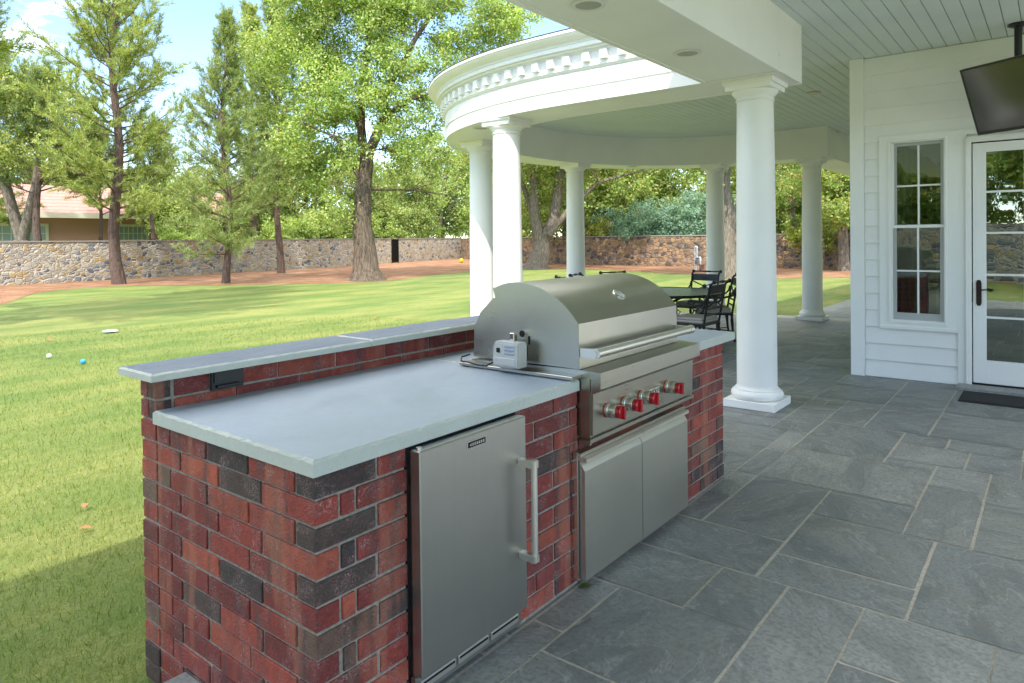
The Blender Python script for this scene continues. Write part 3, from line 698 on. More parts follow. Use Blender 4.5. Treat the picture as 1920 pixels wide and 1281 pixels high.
# ------------------------------------------------------------------ undercounter fridge
fr = thing('undercounter_fridge', 'stainless steel undercounter fridge with tall bar handle built into the brick counter', 'fridge')
b = MB(); b.m(DARK).box(.376, .955, .02, .59, .012, .862); b.m(STEELV).box(.385, .948, -.002, .02, .10, .855); b.build('body', fr)
b = MB(); b.m(STEELV).box(.374, .945, -.050, -.004, .112, .862, bev=.004); dr = b.build('door', fr)
b = MB(); b.m(CHROME).lathe([(.010, .862), (.010, .8695)], 16, Matrix.Translation((.392, -.028, 0))); b.build('hinge', dr)
b = MB(); b.m(STEELL)
b.tube([(.905, -.118, .325), (.905, -.118, .705)], .0125, 18)
for z in (.335, .695): b.prism([(-.050, z-.011), (-.116, z-.016), (-.128, z-.014), (-.128, z+.014), (-.116, z+.016), (-.050, z+.011)], 'x', .888, .922, bev=.003)
b.build('handle', dr)
b = MB(); b.m(CHROME).box(.600, .705, -.0525, -.050, .812, .842, bev=.001); b.m(DARK).box(.606, .699, -.0532, -.0525, .817, .837); b.m(CHROME)
b.prism([(.612, .827), (.622, .821), (.622, .833)], 'y', -.0545, -.0532)
for i in range(6): b.box(.626+i*.0115, .634+i*.0115, -.0543, -.0532, .822, .832)
b.build('badge', dr)
b = MB(); b.m(STEELV).box(.378, .95, -.012, .01, .03, .100, bev=.002)
for i in range(3): x = .40+i*.18; b.m(STEELL).box(x, x+.165, -.020, -.012, .052, .082, bev=.002); b.m(DARK).box(x+.006, x+.159, -.0208, -.020, .070, .078)
b.build('kick_grille', fr)
# ------------------------------------------------------------------ built-in grill
gr = thing('gas_grill', 'built-in stainless steel gas grill with domed hood and four red knobs', 'grill')
HX0, HX1 = 1.422, 2.440
def arc(pts, n=8):
    out = []
    for i in range(len(pts)-1):
        p0, p1, p2, p3 = [Vector((*pts[max(0, min(len(pts)-1, j))], 0)) for j in (i-1, i, i+1, i+2)]
        for j in range(n): t = j/n; q = .5*((2*p1)+(p2-p0)*t+(2*p0-5*p1+4*p2-p3)*t*t+(3*p1-p0-3*p2+p3)*t**3); out.append((q.x, q.y))
    return out+[pts[-1]]
topc = arc([(.010, 1.166), (.078, 1.240), (.165, 1.297), (.255, 1.330), (.345, 1.343), (.430, 1.336), (.510, 1.309)], 6)
b = MB(); b.m(STEEL).prism([(.404, .962), (.007, .962)]+topc, 'x', HX0, HX1, bev=.0015)
hood = b.build('hood', gr, 22)
b = MB(); b.m(STEEL).prism([(.30, .958), (.646, .958), (.641, 1.104), (.600, 1.184), (.512, 1.262), (.45, 1.27), (.30, 1.27)], 'x', HX0+.006, HX1-.006, bev=.0015); b.build('rear_shell', gr, 22)
b = MB(); b.m(STEELL).tube([(HX0+.03, -.072, 1.037), (HX1-.02, -.072, 1.037)], .0205, 28); b.tube([(HX0+.012, -.072, 1.037), (HX0+.03, -.072, 1.037)], .0225, 28); b.tube([(HX1-.03, -.072, 1.037), (HX1+.012, -.072, 1.037)], .0235, 28)
for x in (HX0+.004, HX1-.034): b.prism([(.008, 1.016), (-.066, 1.014), (-.08, 1.022), (-.08, 1.05), (-.066, 1.058), (.008, 1.056)], 'x', x, x+.028, bev=.003)
b.build('hood_handle', hood)
nrm = Vector((0, -.56, .83)).normalized(); Mth = Matrix.Translation((1.955, .100, 1.262)) @ nrm.to_track_quat('Z', 'Y').to_matrix().to_4x4()
b = MB(); b.m(CHROME).lathe([(.036, -.01), (.036, .0015), (.033, .003), (.028, .002), (.028, .001)], 32, Mth, False); b.m(mat('dial_face', (.5, .5, .46), .3)).lathe([(.0278, -.002), (.0278, .0005)], 32, Mth); b.m(DARK).box(-.002, .002, -.002, .020, .0006, .0016, Mth); b.build('thermometer', hood)
b = MB(); b.m(STEEL)
b.prism([(.66, .925), (.66, .945), (.012, .960), (-.020, .958), (-.100, .955), (-.100, .884), (-.064, .858), (-.050, .858), (-.050, .925)], 'x', 1.425, 2.505, bev=.0012)   # shelf and bull nose
b.box(1.345, 1.425, -.004, .67, .925, .940, bev=.0015); b.box(2.505, 2.56, -.004, .67, .925, .940, bev=.0015)
b.box(1.418, 2.505, -.048, .6, .655, .9235); b.build('firebox', gr)
b = MB(); b.m(STEEL).prism([(-.062, .862), (-.049, .862), (-.049, .672), (-.058, .672)], 'x', 1.424, 2.492, bev=.001); panel = b.build('control_panel', gr)
b = MB(); b.m(STEEL).box(1.40, 2.50, -.058, .0, .648, .6545, bev=.001); b.box(1.40, 2.50, -.063, -.058, .643, .661, bev=.001); b.box(1.40, 1.412, -.058, .0, .634, .648); b.build('drip_rail', gr)
for i, x in enumerate((1.545, 1.705, 1.875, 2.16)):
    Mk = Matrix.Translation((x, -.060, .765)) @ Matrix.Rotation(PI/2, 4, 'X') @ Matrix.Diagonal((1.16, 1.16, 1.1, 1))
    b = MB(); b.m(RED).lathe([(.030, 0), (.030, .004)], 28, Mk); b.m(NICKEL).lathe([(.0285, .004), (.0285, .016), (.0265, .018), (.0265, .021), (.0285, .023), (.0285, .048), (.0262, .052)], 30, Mk); kn = b.build('knob', gr)
    b = MB(); b.m(RED).lathe([(.024, .052), (.0255, .058), (.0255, .072), (.022, .076)], 28, Mk); b.box(-.0065, .0065, -.026, .026, .070, .088, Mk, bev=.002); b.build('knob_cap', kn)
b = MB(); b.m(CREAM).box(1.945, 2.065, -.0655, -.0605, .745, .782, bev=.001); bd = b.build('badge', panel)
cu = bpy.data.curves.new('t', 'FONT'); cu.body = 'WOLF'; cu.size = .038; cu.extrude = .0008; cu.align_x = 'CENTER'; cu.align_y = 'CENTER'
to = bpy.data.objects.new('t', cu); COL.objects.link(to); me = bpy.data.meshes.new_from_object(to.evaluated_get(bpy.context.evaluated_depsgraph_get())); bpy.data.objects.remove(to)
me.materials.clear(); me.materials.append(DARK); lo = bpy.data.objects.new('lettering', me); COL.objects.link(lo); lo.parent = bd; lo.location = (2.005, -.0668, .7635); lo.rotation_euler = (PI/2, 0, 0)
# keyhole for the spit on the hood side
b = MB(); b.m(DARK).lathe([(.016, 0), (.016, .0015)], 24, Matrix.Translation((HX0-.0016, .330, 1.098)) @ Matrix.Rotation(PI/2, 4, 'Y')); b.m(DARK).box(HX0-.0016, HX0-.0001, .282, .294, 1.05, 1.09); b.build('spit_slot', hood)
# rotisserie motor
ro = thing('rotisserie_motor', 'silver rotisserie motor box with black cord on the left side of the grill', 'motor', (1.335, .345, 0))
b = MB(); b.m(SILVERP).prism([(-.092, .955), (.082, .955), (.088, .985), (.078, 1.060), (.068, 1.078), (-.085, 1.078), (-.094, 1.06)], 'x', -.035, .045, bev=.008); bx = b.build('casing', ro)
b = MB(); b.m(SILVERP).box(-.0375, -.034, -.07, .065, .965, 1.0, bev=.001); b.m(DARK).box(-.0385, -.034, .030, .052, 1.025, 1.048); b.build('switch', bx)
for i in range(3): b = MB(); b.m(GREYBTN).box(-.040, -.034, -.068, .0, 1.018+i*.018, 1.028+i*.018, bev=.002); b.build('button', bx)
b = MB(); b.m(CHROME).box(.02, .05, -.02, .008, 1.078, 1.118, bev=.002); b.box(.045, .085, -.05, .03, .985, 1.05); b.build('bracket', ro)
b = MB(); b.m(DARKRUB).tube([Vector((.0, .088, .975)), Vector((-.03, .13, .948)), Vector((-.02, .20, .944)), Vector((.0, .28, .946)), Vector((-.005, .34, .95)), Vector((.04, .375, .962)), Vector((.09, .36, .97))], .0045, 8); b.build('cord', ro); ro.scale = (.9, .88, 1)
for c_ in ro.children: c_.scale = (1, 1, .94); c_.location = (0, 0, .057)
# ------------------------------------------------------------------ access doors
ac = thing('access_doors', 'pair of stainless steel access doors below the grill', 'cabinet')
b = MB(); b.m(STEEL).box(1.365, 2.455, -.006, .011, .035, .602, bev=.001); b.m(CHROME).box(1.355, 1.366, -.018, .011, .035, .604); b.m(STEEL).box(1.366, 2.455, -.030, -.006, .585, .602, bev=.001); b.build('frame', ac)
for x0, x1 in ((1.372, 1.905), (1.909, 2.445)):
    b = MB(); b.m(STEELD).prism([(-.007, .04), (-.048, .04), (-.048, .525), (-.020, .565), (-.007, .565)], 'x', x0, x1, bev=.0008); d_ = b.build('door', ac, 15)
    b = MB(); b.m(STEELL).prism([(-.010, .566), (-.010, .584), (-.052, .584), (-.058, .579), (-.058, .566)], 'x', x0, x1, bev=.001); b.build('grip', d_)

# ------------------------------------------------------------------ television
yw, ti = 2.587, .383
n_ = Vector((math.cos(yw)*math.cos(ti), math.sin(yw)*math.cos(ti), -math.sin(ti))); rr_ = Vector((-math.sin(yw), math.cos(yw), 0)); uu = n_.cross(rr_); uu = uu if uu.z > 0 else -uu
tv = thing('television', 'black flat television tilted down from a black ceiling pole near the door', 'television', (6.45, -1.50, 2.807))
Mt = Matrix(((rr_.x, uu.x, n_.x, 0), (rr_.y, uu.y, n_.y, 0), (rr_.z, uu.z, n_.z, 0), (0, 0, 0, 1)))
if Mt.to_3x3().determinant() < 0: Mt = Mt @ Matrix.Diagonal((-1, 1, 1, 1))
b = MB(); b.m(BLACK).box(-.565, .565, -.325, .325, -.050, -.004, Mt, bev=.003); b.box(-.568, .568, -.328, -.300, -.006, .006, Mt, bev=.002); b.box(-.568, .568, .310, .328, -.006, .006, Mt, bev=.002); b.box(-.568, -.552, -.300, .310, -.006, .006, Mt, bev=.002); b.box(.552, .568, -.300, .310, -.006, .006, Mt, bev=.002); b.build('case', tv)
b = MB(); b.m(SCREEN).box(-.552, .552, -.300, .310, -.004, .001, Mt); b.build('screen', tv, smooth=False)
b = MB(); b.m(BLACK); o_ = Vector((.30, .10, 0)); b.lathe([(.03, .683), (.075, .683), (.085, .668), (.06, .655), (.034, .650)], 24, Matrix.Translation(o_)); b.tube([o_+Vector((0, 0, .67)), o_+Vector((0, 0, .02))], .031, 18); b.box(-.12, .12, -.12, .12, -.075, -.05, Mt); b.tube([o_+Vector((0, 0, .05)), Mt @ Vector((0, 0, -.06))], .03, 12); b.build('ceiling_mount', tv)

# ------------------------------------------------------------------ dining table + chairs
tb = thing('dining_table', 'round black metal patio table with mesh top under the rotunda', 'table', (8.45, 3.05, 0))
TT = mat('table_mesh', (.2, .22, .26), .22, .5); k = NT(TT); vo = k.n('ShaderNodeTexVoronoi', {'Vector': k.coord(), 'Scale': 42.}); k.bump(vo.outputs['Distance'], .5, .004); k.l(k.ramp(vo.outputs['Distance'], [(.25, (.34, .38, .44)), (.5, (.10, .11, .13))]), k.b.inputs['Base Color'])
b = MB(); b.m(TT).lathe([(.0, .712), (.90, .712), (.90, .726), (.0, .727)], 64); b.build('table_top', tb, smooth=False)
b = MB(); b.m(IRON).lathe([(.895, .690), (.925, .695), (.93, .715), (.922, .733), (.902, .733), (.895, .722), (.895, .690)], 64, None, False); b.build('rim', tb)
b = MB(); b.m(IRON).lathe([(.16, .0), (.16, .03), (.07, .06), (.05, .2), (.085, .34), (.05, .46), (.06, .60), (.16, .69), (.16, .711)], 20)
for i in range(4):
    a = PI/4+i*PI/2; d_ = Vector((math.cos(a), math.sin(a), 0)); b.tube([d_*.05+Vector((0, 0, .25)), d_*.22+Vector((0, 0, .16)), d_*.38+Vector((0, 0, .03)), d_*.46+Vector((0, 0, .012))], [.03, .026, .024, .03], 8); b.tube([d_*.05+Vector((0, 0, .5)), d_*.3+Vector((0, 0, .62)), d_*.6+Vector((0, 0, .70))], .02, 8)
b.build('pedestal', tb)
def make_chair():
    t = thing('patio_chair', 'x', 'chair')
    b = MB(); b.m(IRON); fr_ = [(-.23, -.24), (.24, -.26), (.24, .26), (-.23, .24)]
    for p, q in zip(fr_, fr_[1:]+fr_[:1]): b.tube([(p[0], p[1], .41), (q[0], q[1], .41)], .016, 8)
    b.box(-.23, .24, -.24, .24, .405, .415); b.build('seat_frame', t)
    b = MB(); b.m(CUSH).box(-.22, .245, -.245, .245, .424, .462, bev=.014); b.box(-.215, .24, -.24, .24, .460, .498, bev=.016); b.build('cushion', t)
    for (x, y) in ((.225, -.25), (.225, .25), (-.225, -.23), (-.225, .23)):
        s = 1 if x > 0 else -1
        b = MB(); b.m(IRON).tube([(x, y, .41), (x, y, .36), (x, y, .33), (x+s*.01, y, .2), (x+s*.03, y, .06), (x+s*.045, y, .003)], [.024, .018, .024, .017, .014, .02], 8); b.build('leg', t)
    b = MB(); b.m(IRON); back = lambda z: -.225-.10*max(0, (z-.4))/.57-(.05 if z > .93 else 0)
    for s in (-1, 1): b.tube([(back(z)+(.0), s*(.23+.015*(z-.4)), z) for z in (.40, .5, .62, .76, .88)]+[(-.325, s*.24, .935), (-.375, s*.24, .965)], .0155, 8)
    rx = -.378; rail = [(rx, y, .968) for y in (-.265, -.255, -.235, -.215, -.08, -.04, -.015, 0, .015, .04, .08, .215, .235, .255, .265)]
    b.tube(rail, [.012, .026, .028, .012, .010, .017, .010, .019, .010, .017, .010, .012, .028, .026, .012], 10)
    b.prism([(-.318, .815), (-.306, .815), (-.322, .925), (-.334, .925)], 'y', -.235, .235, bev=.002)
    b.lathe([(.0, .0), (.026, .0), (.026, .008), (.0, .012)], 12, Matrix.Translation((-.312, 0, .87)) @ Matrix.Rotation(PI/2, 4, 'Y') @ Matrix.Diagonal((.7, 2.2, 1, 1)))
    for z in (.535, .615): b.tube([(back(z), -.235, z), (back(z), .235, z)], .013, 8)
    for s in (-1, 1): b.tube([(back(.63), -s*.225, .63), (back(.72)+.004*s, 0, .72), (back(.81), s*.225, .81)], .010, 6)
    b.lathe([(.0, -.01), (.035, -.008), (.04, 0), (.035, .008), (.0, .01)], 14, Matrix.Translation((back(.72), 0, .72)) @ Matrix.Rotation(PI/2, 4, 'Y')); b.build('backrest', t)
    for s in (-1, 1):
        b = MB(); b.m(IRON).tube([(back(.70), s*.238, .80), (-.262, s*.25, .73), (-.22, s*.268, .68), (-.10, s*.28, .655), (.10, s*.285, .655), (.20, s*.285, .668), (.235, s*.28, .655), (.235, s*.278, .625), (.20, s*.275, .615)], [.014, .014, .015, .017, .018, .018, .016, .014, .010], 8)
        b.tube([(.14, s*.283, .65), (.185, s*.275, .59), (.15, s*.27, .53), (.19, s*.262, .46), (.22, s*.255, .41)], .011, 8)
        b.tube([(.12, s*.278, .60), (.08, s*.27, .57), (.11, s*.268, .53), (.145, s*.27, .55)], .008, 6); b.build('arm', t)
    b = MB(); b.m(IRON); b.tube([(.23, -.25, .16), (-.23, .23, .16)], .008, 6); b.tube([(.23, .25, .16), (-.23, -.23, .16)], .008, 6); b.build('stretcher', t)
    return t
ch = make_chair(); cgp = 'black cast metal patio chairs round the table'; T_ = Vector((8.45, 3.05, 0))
spots = [((7.52, 1.74), 88, 'black patio chair with beige cushion seen from behind, nearest beside the large column'), ((9.02, 2.06), None, 'black patio chair with cushion half hidden behind the large column'),
 ((9.95, 2.95), None, 'far black patio chair facing the viewer across the table'), ((9.02, 4.22), None, 'black chair of which only the top rail shows, rightmost above the grill hood'),
 ((8.12, 4.38), None, 'black chair of which only the top rail shows, middle one above the grill hood'), ((7.28, 4.10), None, 'black chair of which only the rail end shows, leftmost above the grill hood')]
for i, ((x, y), a, lb) in enumerate(spots):
    # spot is the position of the back rail; the chair faces the table centre
    d_ = Vector((T_.x-x, T_.y-y, 0)); an = math.atan2(d_.y, d_.x) if a is None else R(a)
    px, py = x+.37*math.cos(an), y+.37*math.sin(an)
    if i == 0: ch.location = (px, py, 0); ch.rotation_euler = (0, 0, an); ch['label'] = lb; ch['group'] = cgp
    else: dup(ch, (px, py, 0), an, lb, cgp)

# ------------------------------------------------------------------ garden
def PX(x, y, depth):      # point seen at pixel (x, y) of the 1920 px photo at a given depth; used only to read off positions
    return CAM + (fw + r2*((x-960)/FPX) - u2*((y-463.43)/FPX))*depth
def ground_at(x, y, z=ZG):
    d = fw + r2*((x-960)/FPX) - u2*((y-463.43)/FPX); return CAM + d*((z-CAM.z)/d.z)
def on_plane(x, axis, v):
    d = fw + r2*((x-960)/FPX) + u2*0; q = CAM + d*((v-CAM[axis])/d[axis]); return q
# stone walls
def wall_obj(pts, h, th, m, name, parent, z0=ZG-.1):
    b = MB(); b.m(m); n = len(pts); nn = []
    for i in range(n):
        t = Vector((*pts[min(i+1, n-1)], 0))-Vector((*pts[max(i-1, 0)], 0)); t.normalize(); nn.append(Vector((-t.y, t.x, 0))*th)
    ring = lambda i, z: [(pts[i][0], pts[i][1], z), (pts[i][0]+nn[i].x, pts[i][1]+nn[i].y, z)]
    for i in range(n-1):
        A0, A1 = ring(i, z0), ring(i, h); B0, B1 = ring(i+1, z0), ring(i+1, h)
        b.face([A0[0], B0[0], B1[0], A1[0]]); b.face([B0[1], A0[1], A1[1], B1[1]]); b.face([A1[0], B1[0], B1[1], A1[1]])
    b.face([ring(0, z0)[0], ring(0, h)[0], ring(0, h)[1], ring(0, z0)[1]]); b.face([ring(n-1, z0)[0], ring(n-1, z0)[1], ring(n-1, h)[1], ring(n-1, h)[0]])
    return b.build(name, parent, smooth=False)
CAPM = mat('wall_cap', (.30, .27, .23), .9); BRC = mat('brick_cap', (.20, .11, .09), .9)
sw = thing('stone_wall', 'long pale rubble stone garden wall behind the pines and the cottonwood', 'stone wall')
def wl(t0, t1, base=((-20, 31.8), (2, 32.4), (12.6, 32.7), (18.8, 34.0), (27.4, 35.4), (44.2, 39.9)), n=40):
    L_ = [0.]
    for p, q in zip(base, base[1:]): L_.append(L_[-1]+math.hypot(q[0]-p[0], q[1]-p[1]))
    out = []
    for i in range(n+1):
        d = (t0+(t1-t0)*i/n)*L_[-1]
        for j in range(len(base)-1):
            if d <= L_[j+1]+1e-9: u = (d-L_[j])/(L_[j+1]-L_[j]); out.append((base[j][0]+(base[j+1][0]-base[j][0])*u, base[j][1]+(base[j+1][1]-base[j][1])*u)); break
    return out
gdir = ground_at(740, 492); gx = None
W0 = wl(0, 1, n=600); best = min(range(601), key=lambda i: abs(((Vector((*W0[i], 1))-CAM).dot(r2)/(Vector((*W0[i], 1))-CAM).dot(fw))*FPX+960-740)); tg = best/600
wall_obj(wl(0, tg-.0075), 1.63, .35, RUBBLE, 'wall_section', sw); wall_obj(wl(tg+.0075, 1), 1.63, .35, RUBBLE, 'wall_section', sw)
wall_obj([(x, y-.03) for x, y in wl(0, tg-.0075)], 1.69, .40, CAPM, 'coping', sw, 1.632); wall_obj([(x, y-.03) for x, y in wl(tg+.0075, 1)], 1.69, .40, CAPM, 'coping', sw, 1.632)
g0 = Vector((*W0[best], 0)); g1 = Vector((*W0[min(best+8, 600)], 0)); gd = (g1-g0).normalized(); gw = .0072*sum(math.hypot(q[0]-p[0], q[1]-p[1]) for p, q in zip(W0, W0[1:]))
gt = thing('iron_gate', 'narrow black iron gate in the pale stone garden wall right of the cottonwood', 'gate', (g0.x, g0.y, 0), math.atan2(gd.y, gd.x))
b = MB(); b.m(IRON); b.box(-gw, gw, -.02, .02, -.1, -.04); b.box(-gw, gw, -.02, .02, 1.58, 1.64); b.box(-gw, -gw+.06, -.03, .03, -.15, 1.7); b.box(gw-.06, gw, -.03, .03, -.15, 1.7); b.build('gate_frame', gt)
b = MB(); b.m(IRON); nb = 9
for i in range(nb): x = -gw+.1+(2*gw-.2)*i/(nb-1); b.tube([(x, 0, -.05), (x, 0, 1.6)], .022, 6)
b.box(-gw+.06, gw-.06, .012, .02, -.04, 1.58); b.build('pickets', gt)
sw2 = thing('stone_wall', 'brown rubble stone garden wall beyond the rotunda and dining table', 'stone wall')
wall_obj([(44.2, 39.9), (37.2, 28), (36.2, 22), (35.9, 14), (35.9, 0), (35.9, -14)], 1.60, .35, RUBBLE2, 'wall_section', sw2); wall_obj([(44.2, 39.9), (37.17, 28), (36.17, 22), (35.87, 14), (35.87, 0), (35.87, -14)], 1.66, .40, CAPM, 'coping', sw2, 1.602)
sw3 = thing('stone_wall', 'stone garden wall behind the viewer mirrored in the door glass', 'stone wall')
wall_obj([(-13, -30), (-13, -12), (-13.4, 0), (-13, 20)], 1.9, .35, RUBBLE, 'wall_section', sw3)
# neighbour house
nh = thing('neighbour_house', 'low tan stucco house with red tile roof beyond the left garden wall', 'house')
b = MB(); b.m(STUCCO).box(-14, 31, 46, 56, -.2, 3.3); b.build('wall', nh)
b = MB(); b.m(ROOFT); b.prism([(45.0, 3.42), (51, 5.45), (57, 3.42), (57, 3.34), (45.0, 3.34)], 'x', -15, 32); b.build('roof', nh, smooth=False)
b = MB(); b.m(CREAM).box(-15, 32, 44.9, 44.99, 3.10, 3.42); b.box(-15, 32, 45, 45.98, 3.28, 3.33); b.build('fascia', nh)
for px, wd in ((38, 2.6), (250, 1.7), (395, 1.6)):
    q = on_plane(px, 1, 45.95); b = MB(); b.m(CREAM); x0, x1 = q.x-wd/2, q.x+wd/2
    b.box(x0-.15, x1+.15, 45.90, 46, 2.62, 2.78); b.box(x0-.15, x0, 45.90, 46, .9, 2.62); b.box(x1, x1+.15, 45.90, 46, .9, 2.62); b.box(x0-.15, x1+.15, 45.90, 46, .75, .9); f_ = b.build('window_frame', nh)
    b = MB(); b.m(mat('dull_glass', (.25, .33, .30), .2)).box(x0, x1, 45.96, 45.98, .9, 2.62); b.build('pane', f_)
    b = MB(); b.m(CREAM)
    for i in range(1, 6): b.box(x0+(x1-x0)*i/6-.02, x0+(x1-x0)*i/6+.02, 45.94, 45.959, .9, 2.62)
    for i in range(1, 4): b.box(x0, x1, 45.942, 45.957, .9+1.72*i/4-.02, .9+1.72*i/4+.02)
    b.build('glazing_bar', f_)

# ------------------------------------------------------------------ trees
def rnd_unit(n, rng):
    v = rng.normal(size=(n, 3)); return v/np.linalg.norm(v, axis=1, keepdims=True)
def leaves(P, size, rng, up_bias=.5, squash=.62):
    """rhombus leaves, each a little folded by its own tilt"""
    n = len(P); nrm = rnd_unit(n, rng); nrm[:, 2] += up_bias; nrm /= np.linalg.norm(nrm, axis=1, keepdims=True)
    a = np.cross(nrm, rnd_unit(n, rng)); a /= np.linalg.norm(a, axis=1, keepdims=True)+1e-9; b_ = np.cross(nrm, a)
    s = (size*rng.uniform(.6, 1.25, n))[:, None]
    return np.stack([P-a*s, P-b_*s*squash, P+a*s, P+b_*s*squash], 1)
def needles(P, D, ln, wd, rng):
    n = len(P); d = D*.7+rnd_unit(n, rng)*.75; d[:, 2] += .22; d /= np.linalg.norm(d, axis=1, keepdims=True)
    s = np.cross(d, rnd_unit(n, rng)); s /= np.linalg.norm(s, axis=1, keepdims=True)+1e-9
    L_ = (ln*rng.uniform(.6, 1.2, n))[:, None]; return np.stack([P-s*wd, P+s*wd, P+d*L_], 1)
def pick(cols, wts, n, rng, var=.14):
    C = np.array(cols)[rng.choice(len(cols), n, p=np.array(wts)/sum(wts))]; return C*rng.uniform(1-var, 1+var, (n, 1))
def pine(name, label, H, base, rad, seed, cols, nb=70, per=10, npt=46, nl=.22, nw=.011, trunk_r=.26, up0=15, up1=62, lean=0., prof=.75, cat='pine tree', bark=None):
    rng = np.random.default_rng(seed); t = thing(name, label, cat); b = MB(); b.m(bark or BARKP)
    tp = [Vector((lean*(max(z, 0)/H)**1.5*2+.12*math.sin(z*.9+seed), .10*math.sin(z*.7+seed*2), z)) for z in np.linspace(-.15, H, 16)]
    tr = [trunk_r*(1.25 if i == 0 else 1)*(1-.93*i/15) for i in range(16)]; b.tube(tp, tr, 10)
    P = []; D = []
    for i in range(nb):
        u = (i+rng.uniform(0, 1))/nb; h = base+(H*.985-base)*u**.9; zi = min(14, max(0, (h+.15)/(H+.15)*15)); k0 = int(zi); o = tp[k0].lerp(tp[k0+1], zi-k0)
        ln = rad*((1-u)**prof)*rng.uniform(.55, 1.15)*(1-.35*max(0, .12-u)/.12)+.22
        az = rng.uniform(0, 2*PI); el = R(up0+(up1-up0)*u+rng.uniform(-12, 12)); el2 = el+R(rng.uniform(5, 28))
        d1 = Vector((math.cos(az)*math.cos(el), math.sin(az)*math.cos(el), math.sin(el))); d2 = Vector((math.cos(az)*math.cos(el2), math.sin(az)*math.cos(el2), math.sin(el2)))
        p1 = o+d1*ln*.5; p2 = p1+d2*ln*.55; r0 = max(.010, trunk_r*.16*(1-u)+.008); b.tube([o, p1, p2], [r0, r0*.65, .005], 5)
        m = max(3, int(per*(ln/rad+.35)))
        for j in range(m):
            s = .22+.78*(j+rng.uniform(0, 1))/m; q = o.lerp(p1, s*2) if s < .5 else p1.lerp(p2, (s-.5)*2)
            dd = (d1.lerp(d2, s)+Vector(rng.normal(size=3))*.62+Vector((0, 0, .12))).normalized(); l2 = rng.uniform(.3, .85)*(.55+.45*ln/rad)*min(1.2, rad/2.4)
            if rng.random() < .5: b.tube([q, q+dd*l2], [.007, .003], 3)
            k_ = int(npt*rng.uniform(.6, 1.3)); tt = rng.uniform(.15, 1.08, k_)[:, None]
            P.append(np.array(q)[None]+np.array(dd)[None]*l2*tt+rng.normal(size=(k_, 3))*.035); D.append(np.repeat(np.array(dd)[None], k_, 0))
    b.build('trunk', t); P = np.concatenate(P); D = np.concatenate(D)
    quads_obj('crown', needles(P, D, nl, nw, rng), pick(*cols, len(P), rng), NEEDLE, t); return t
def leafy(name, label, trunks, lobes, seed, cols, ncl=200, per=240, size=.11, crad=.75, bark=None, cat='tree', limb=True, zmin=.2):
    """trunks: list of (polyline, radii); lobes: (cx,cy,cz,rx,ry,rz)"""
    rng = np.random.default_rng(seed); t = thing(name, label, cat); b = MB(); b.m(bark or BARKG); anchors = []
    for pl, rd in trunks: b.tube(pl, rd, 12); anchors += [(Vector(p), r_) for p, r_ in list(zip(pl, rd))[len(pl)//2:]]
    vol = np.array([l[3]*l[4]*l[5] for l in lobes])**.8; C = []
    for i in rng.choice(len(lobes), ncl, p=vol/vol.sum()):
        l = lobes[i]; u = rnd_unit(1, rng)[0]*rng.uniform(.35, 1.)**.45; c = np.array(l[:3])+u*np.array(l[3:])
        if c[2] > zmin: C.append(c)
    P = []; K = []
    cc = np.array(cols[0]); 
    for c in C:
        v = Vector(c)
        if limb and anchors:
            a, ra = min(anchors, key=lambda q: (q[0]-v).length+max(0, q[0].z-v.z)*.6)
            mid = a.lerp(v, .5)+Vector(rng.normal(size=3))*.18*(v-a).length*.5; mid.z += .04*(v-a).length; r0 = min(ra*.5, .018+.012*(v-a).length)
            b.tube([a, mid, v], [r0, r0*.6, .008], 5)
            if len(anchors) < 140: anchors.append((mid, r0*.7))
        n = int(per*rng.uniform(.55, 1.4)); s = crad*rng.uniform(.6, 1.3)
        sub = np.array(c)+rng.normal(size=(7, 3))*s*.55; q = sub[rng.integers(0, 7, n)]+rng.normal(size=(n, 3))*s*.30*np.array([1, 1, .75]); P.append(q); K.append(pick(*cols, n, rng, .12)*rng.uniform(.82, 1.18))
    b.build('trunk', t); P = np.concatenate(P); K = np.concatenate(K); quads_obj('crown', leaves(P, size, rng), K, LEAF, t); return t
YG = ([(.36, .43, .11), (.27, .36, .09), (.46, .48, .16), (.19, .27, .08)], [4, 4, 2, 2])
DG = ([(.20, .29, .09), (.14, .22, .075), (.28, .35, .11), (.28, .25, .12)], [4, 3, 2, 1])
CG = ([(.30, .43, .10), (.40, .50, .15), (.17, .28, .07), (.54, .60, .28), (.46, .42, .14)], [5, 4, 3, 2.5, .5])
LG = ([(.28, .39, .10), (.20, .31, .08), (.38, .44, .15), (.44, .42, .16), (.46, .33, .16)], [4, 3, 3, 1, .4])
MG = ([(.28, .37, .11), (.20, .29, .09), (.38, .43, .15), (.34, .30, .15)], [4, 3, 2, 1])
BJ = ([(.20, .33, .26), (.28, .42, .32), (.13, .23, .17)], [4, 3, 2])
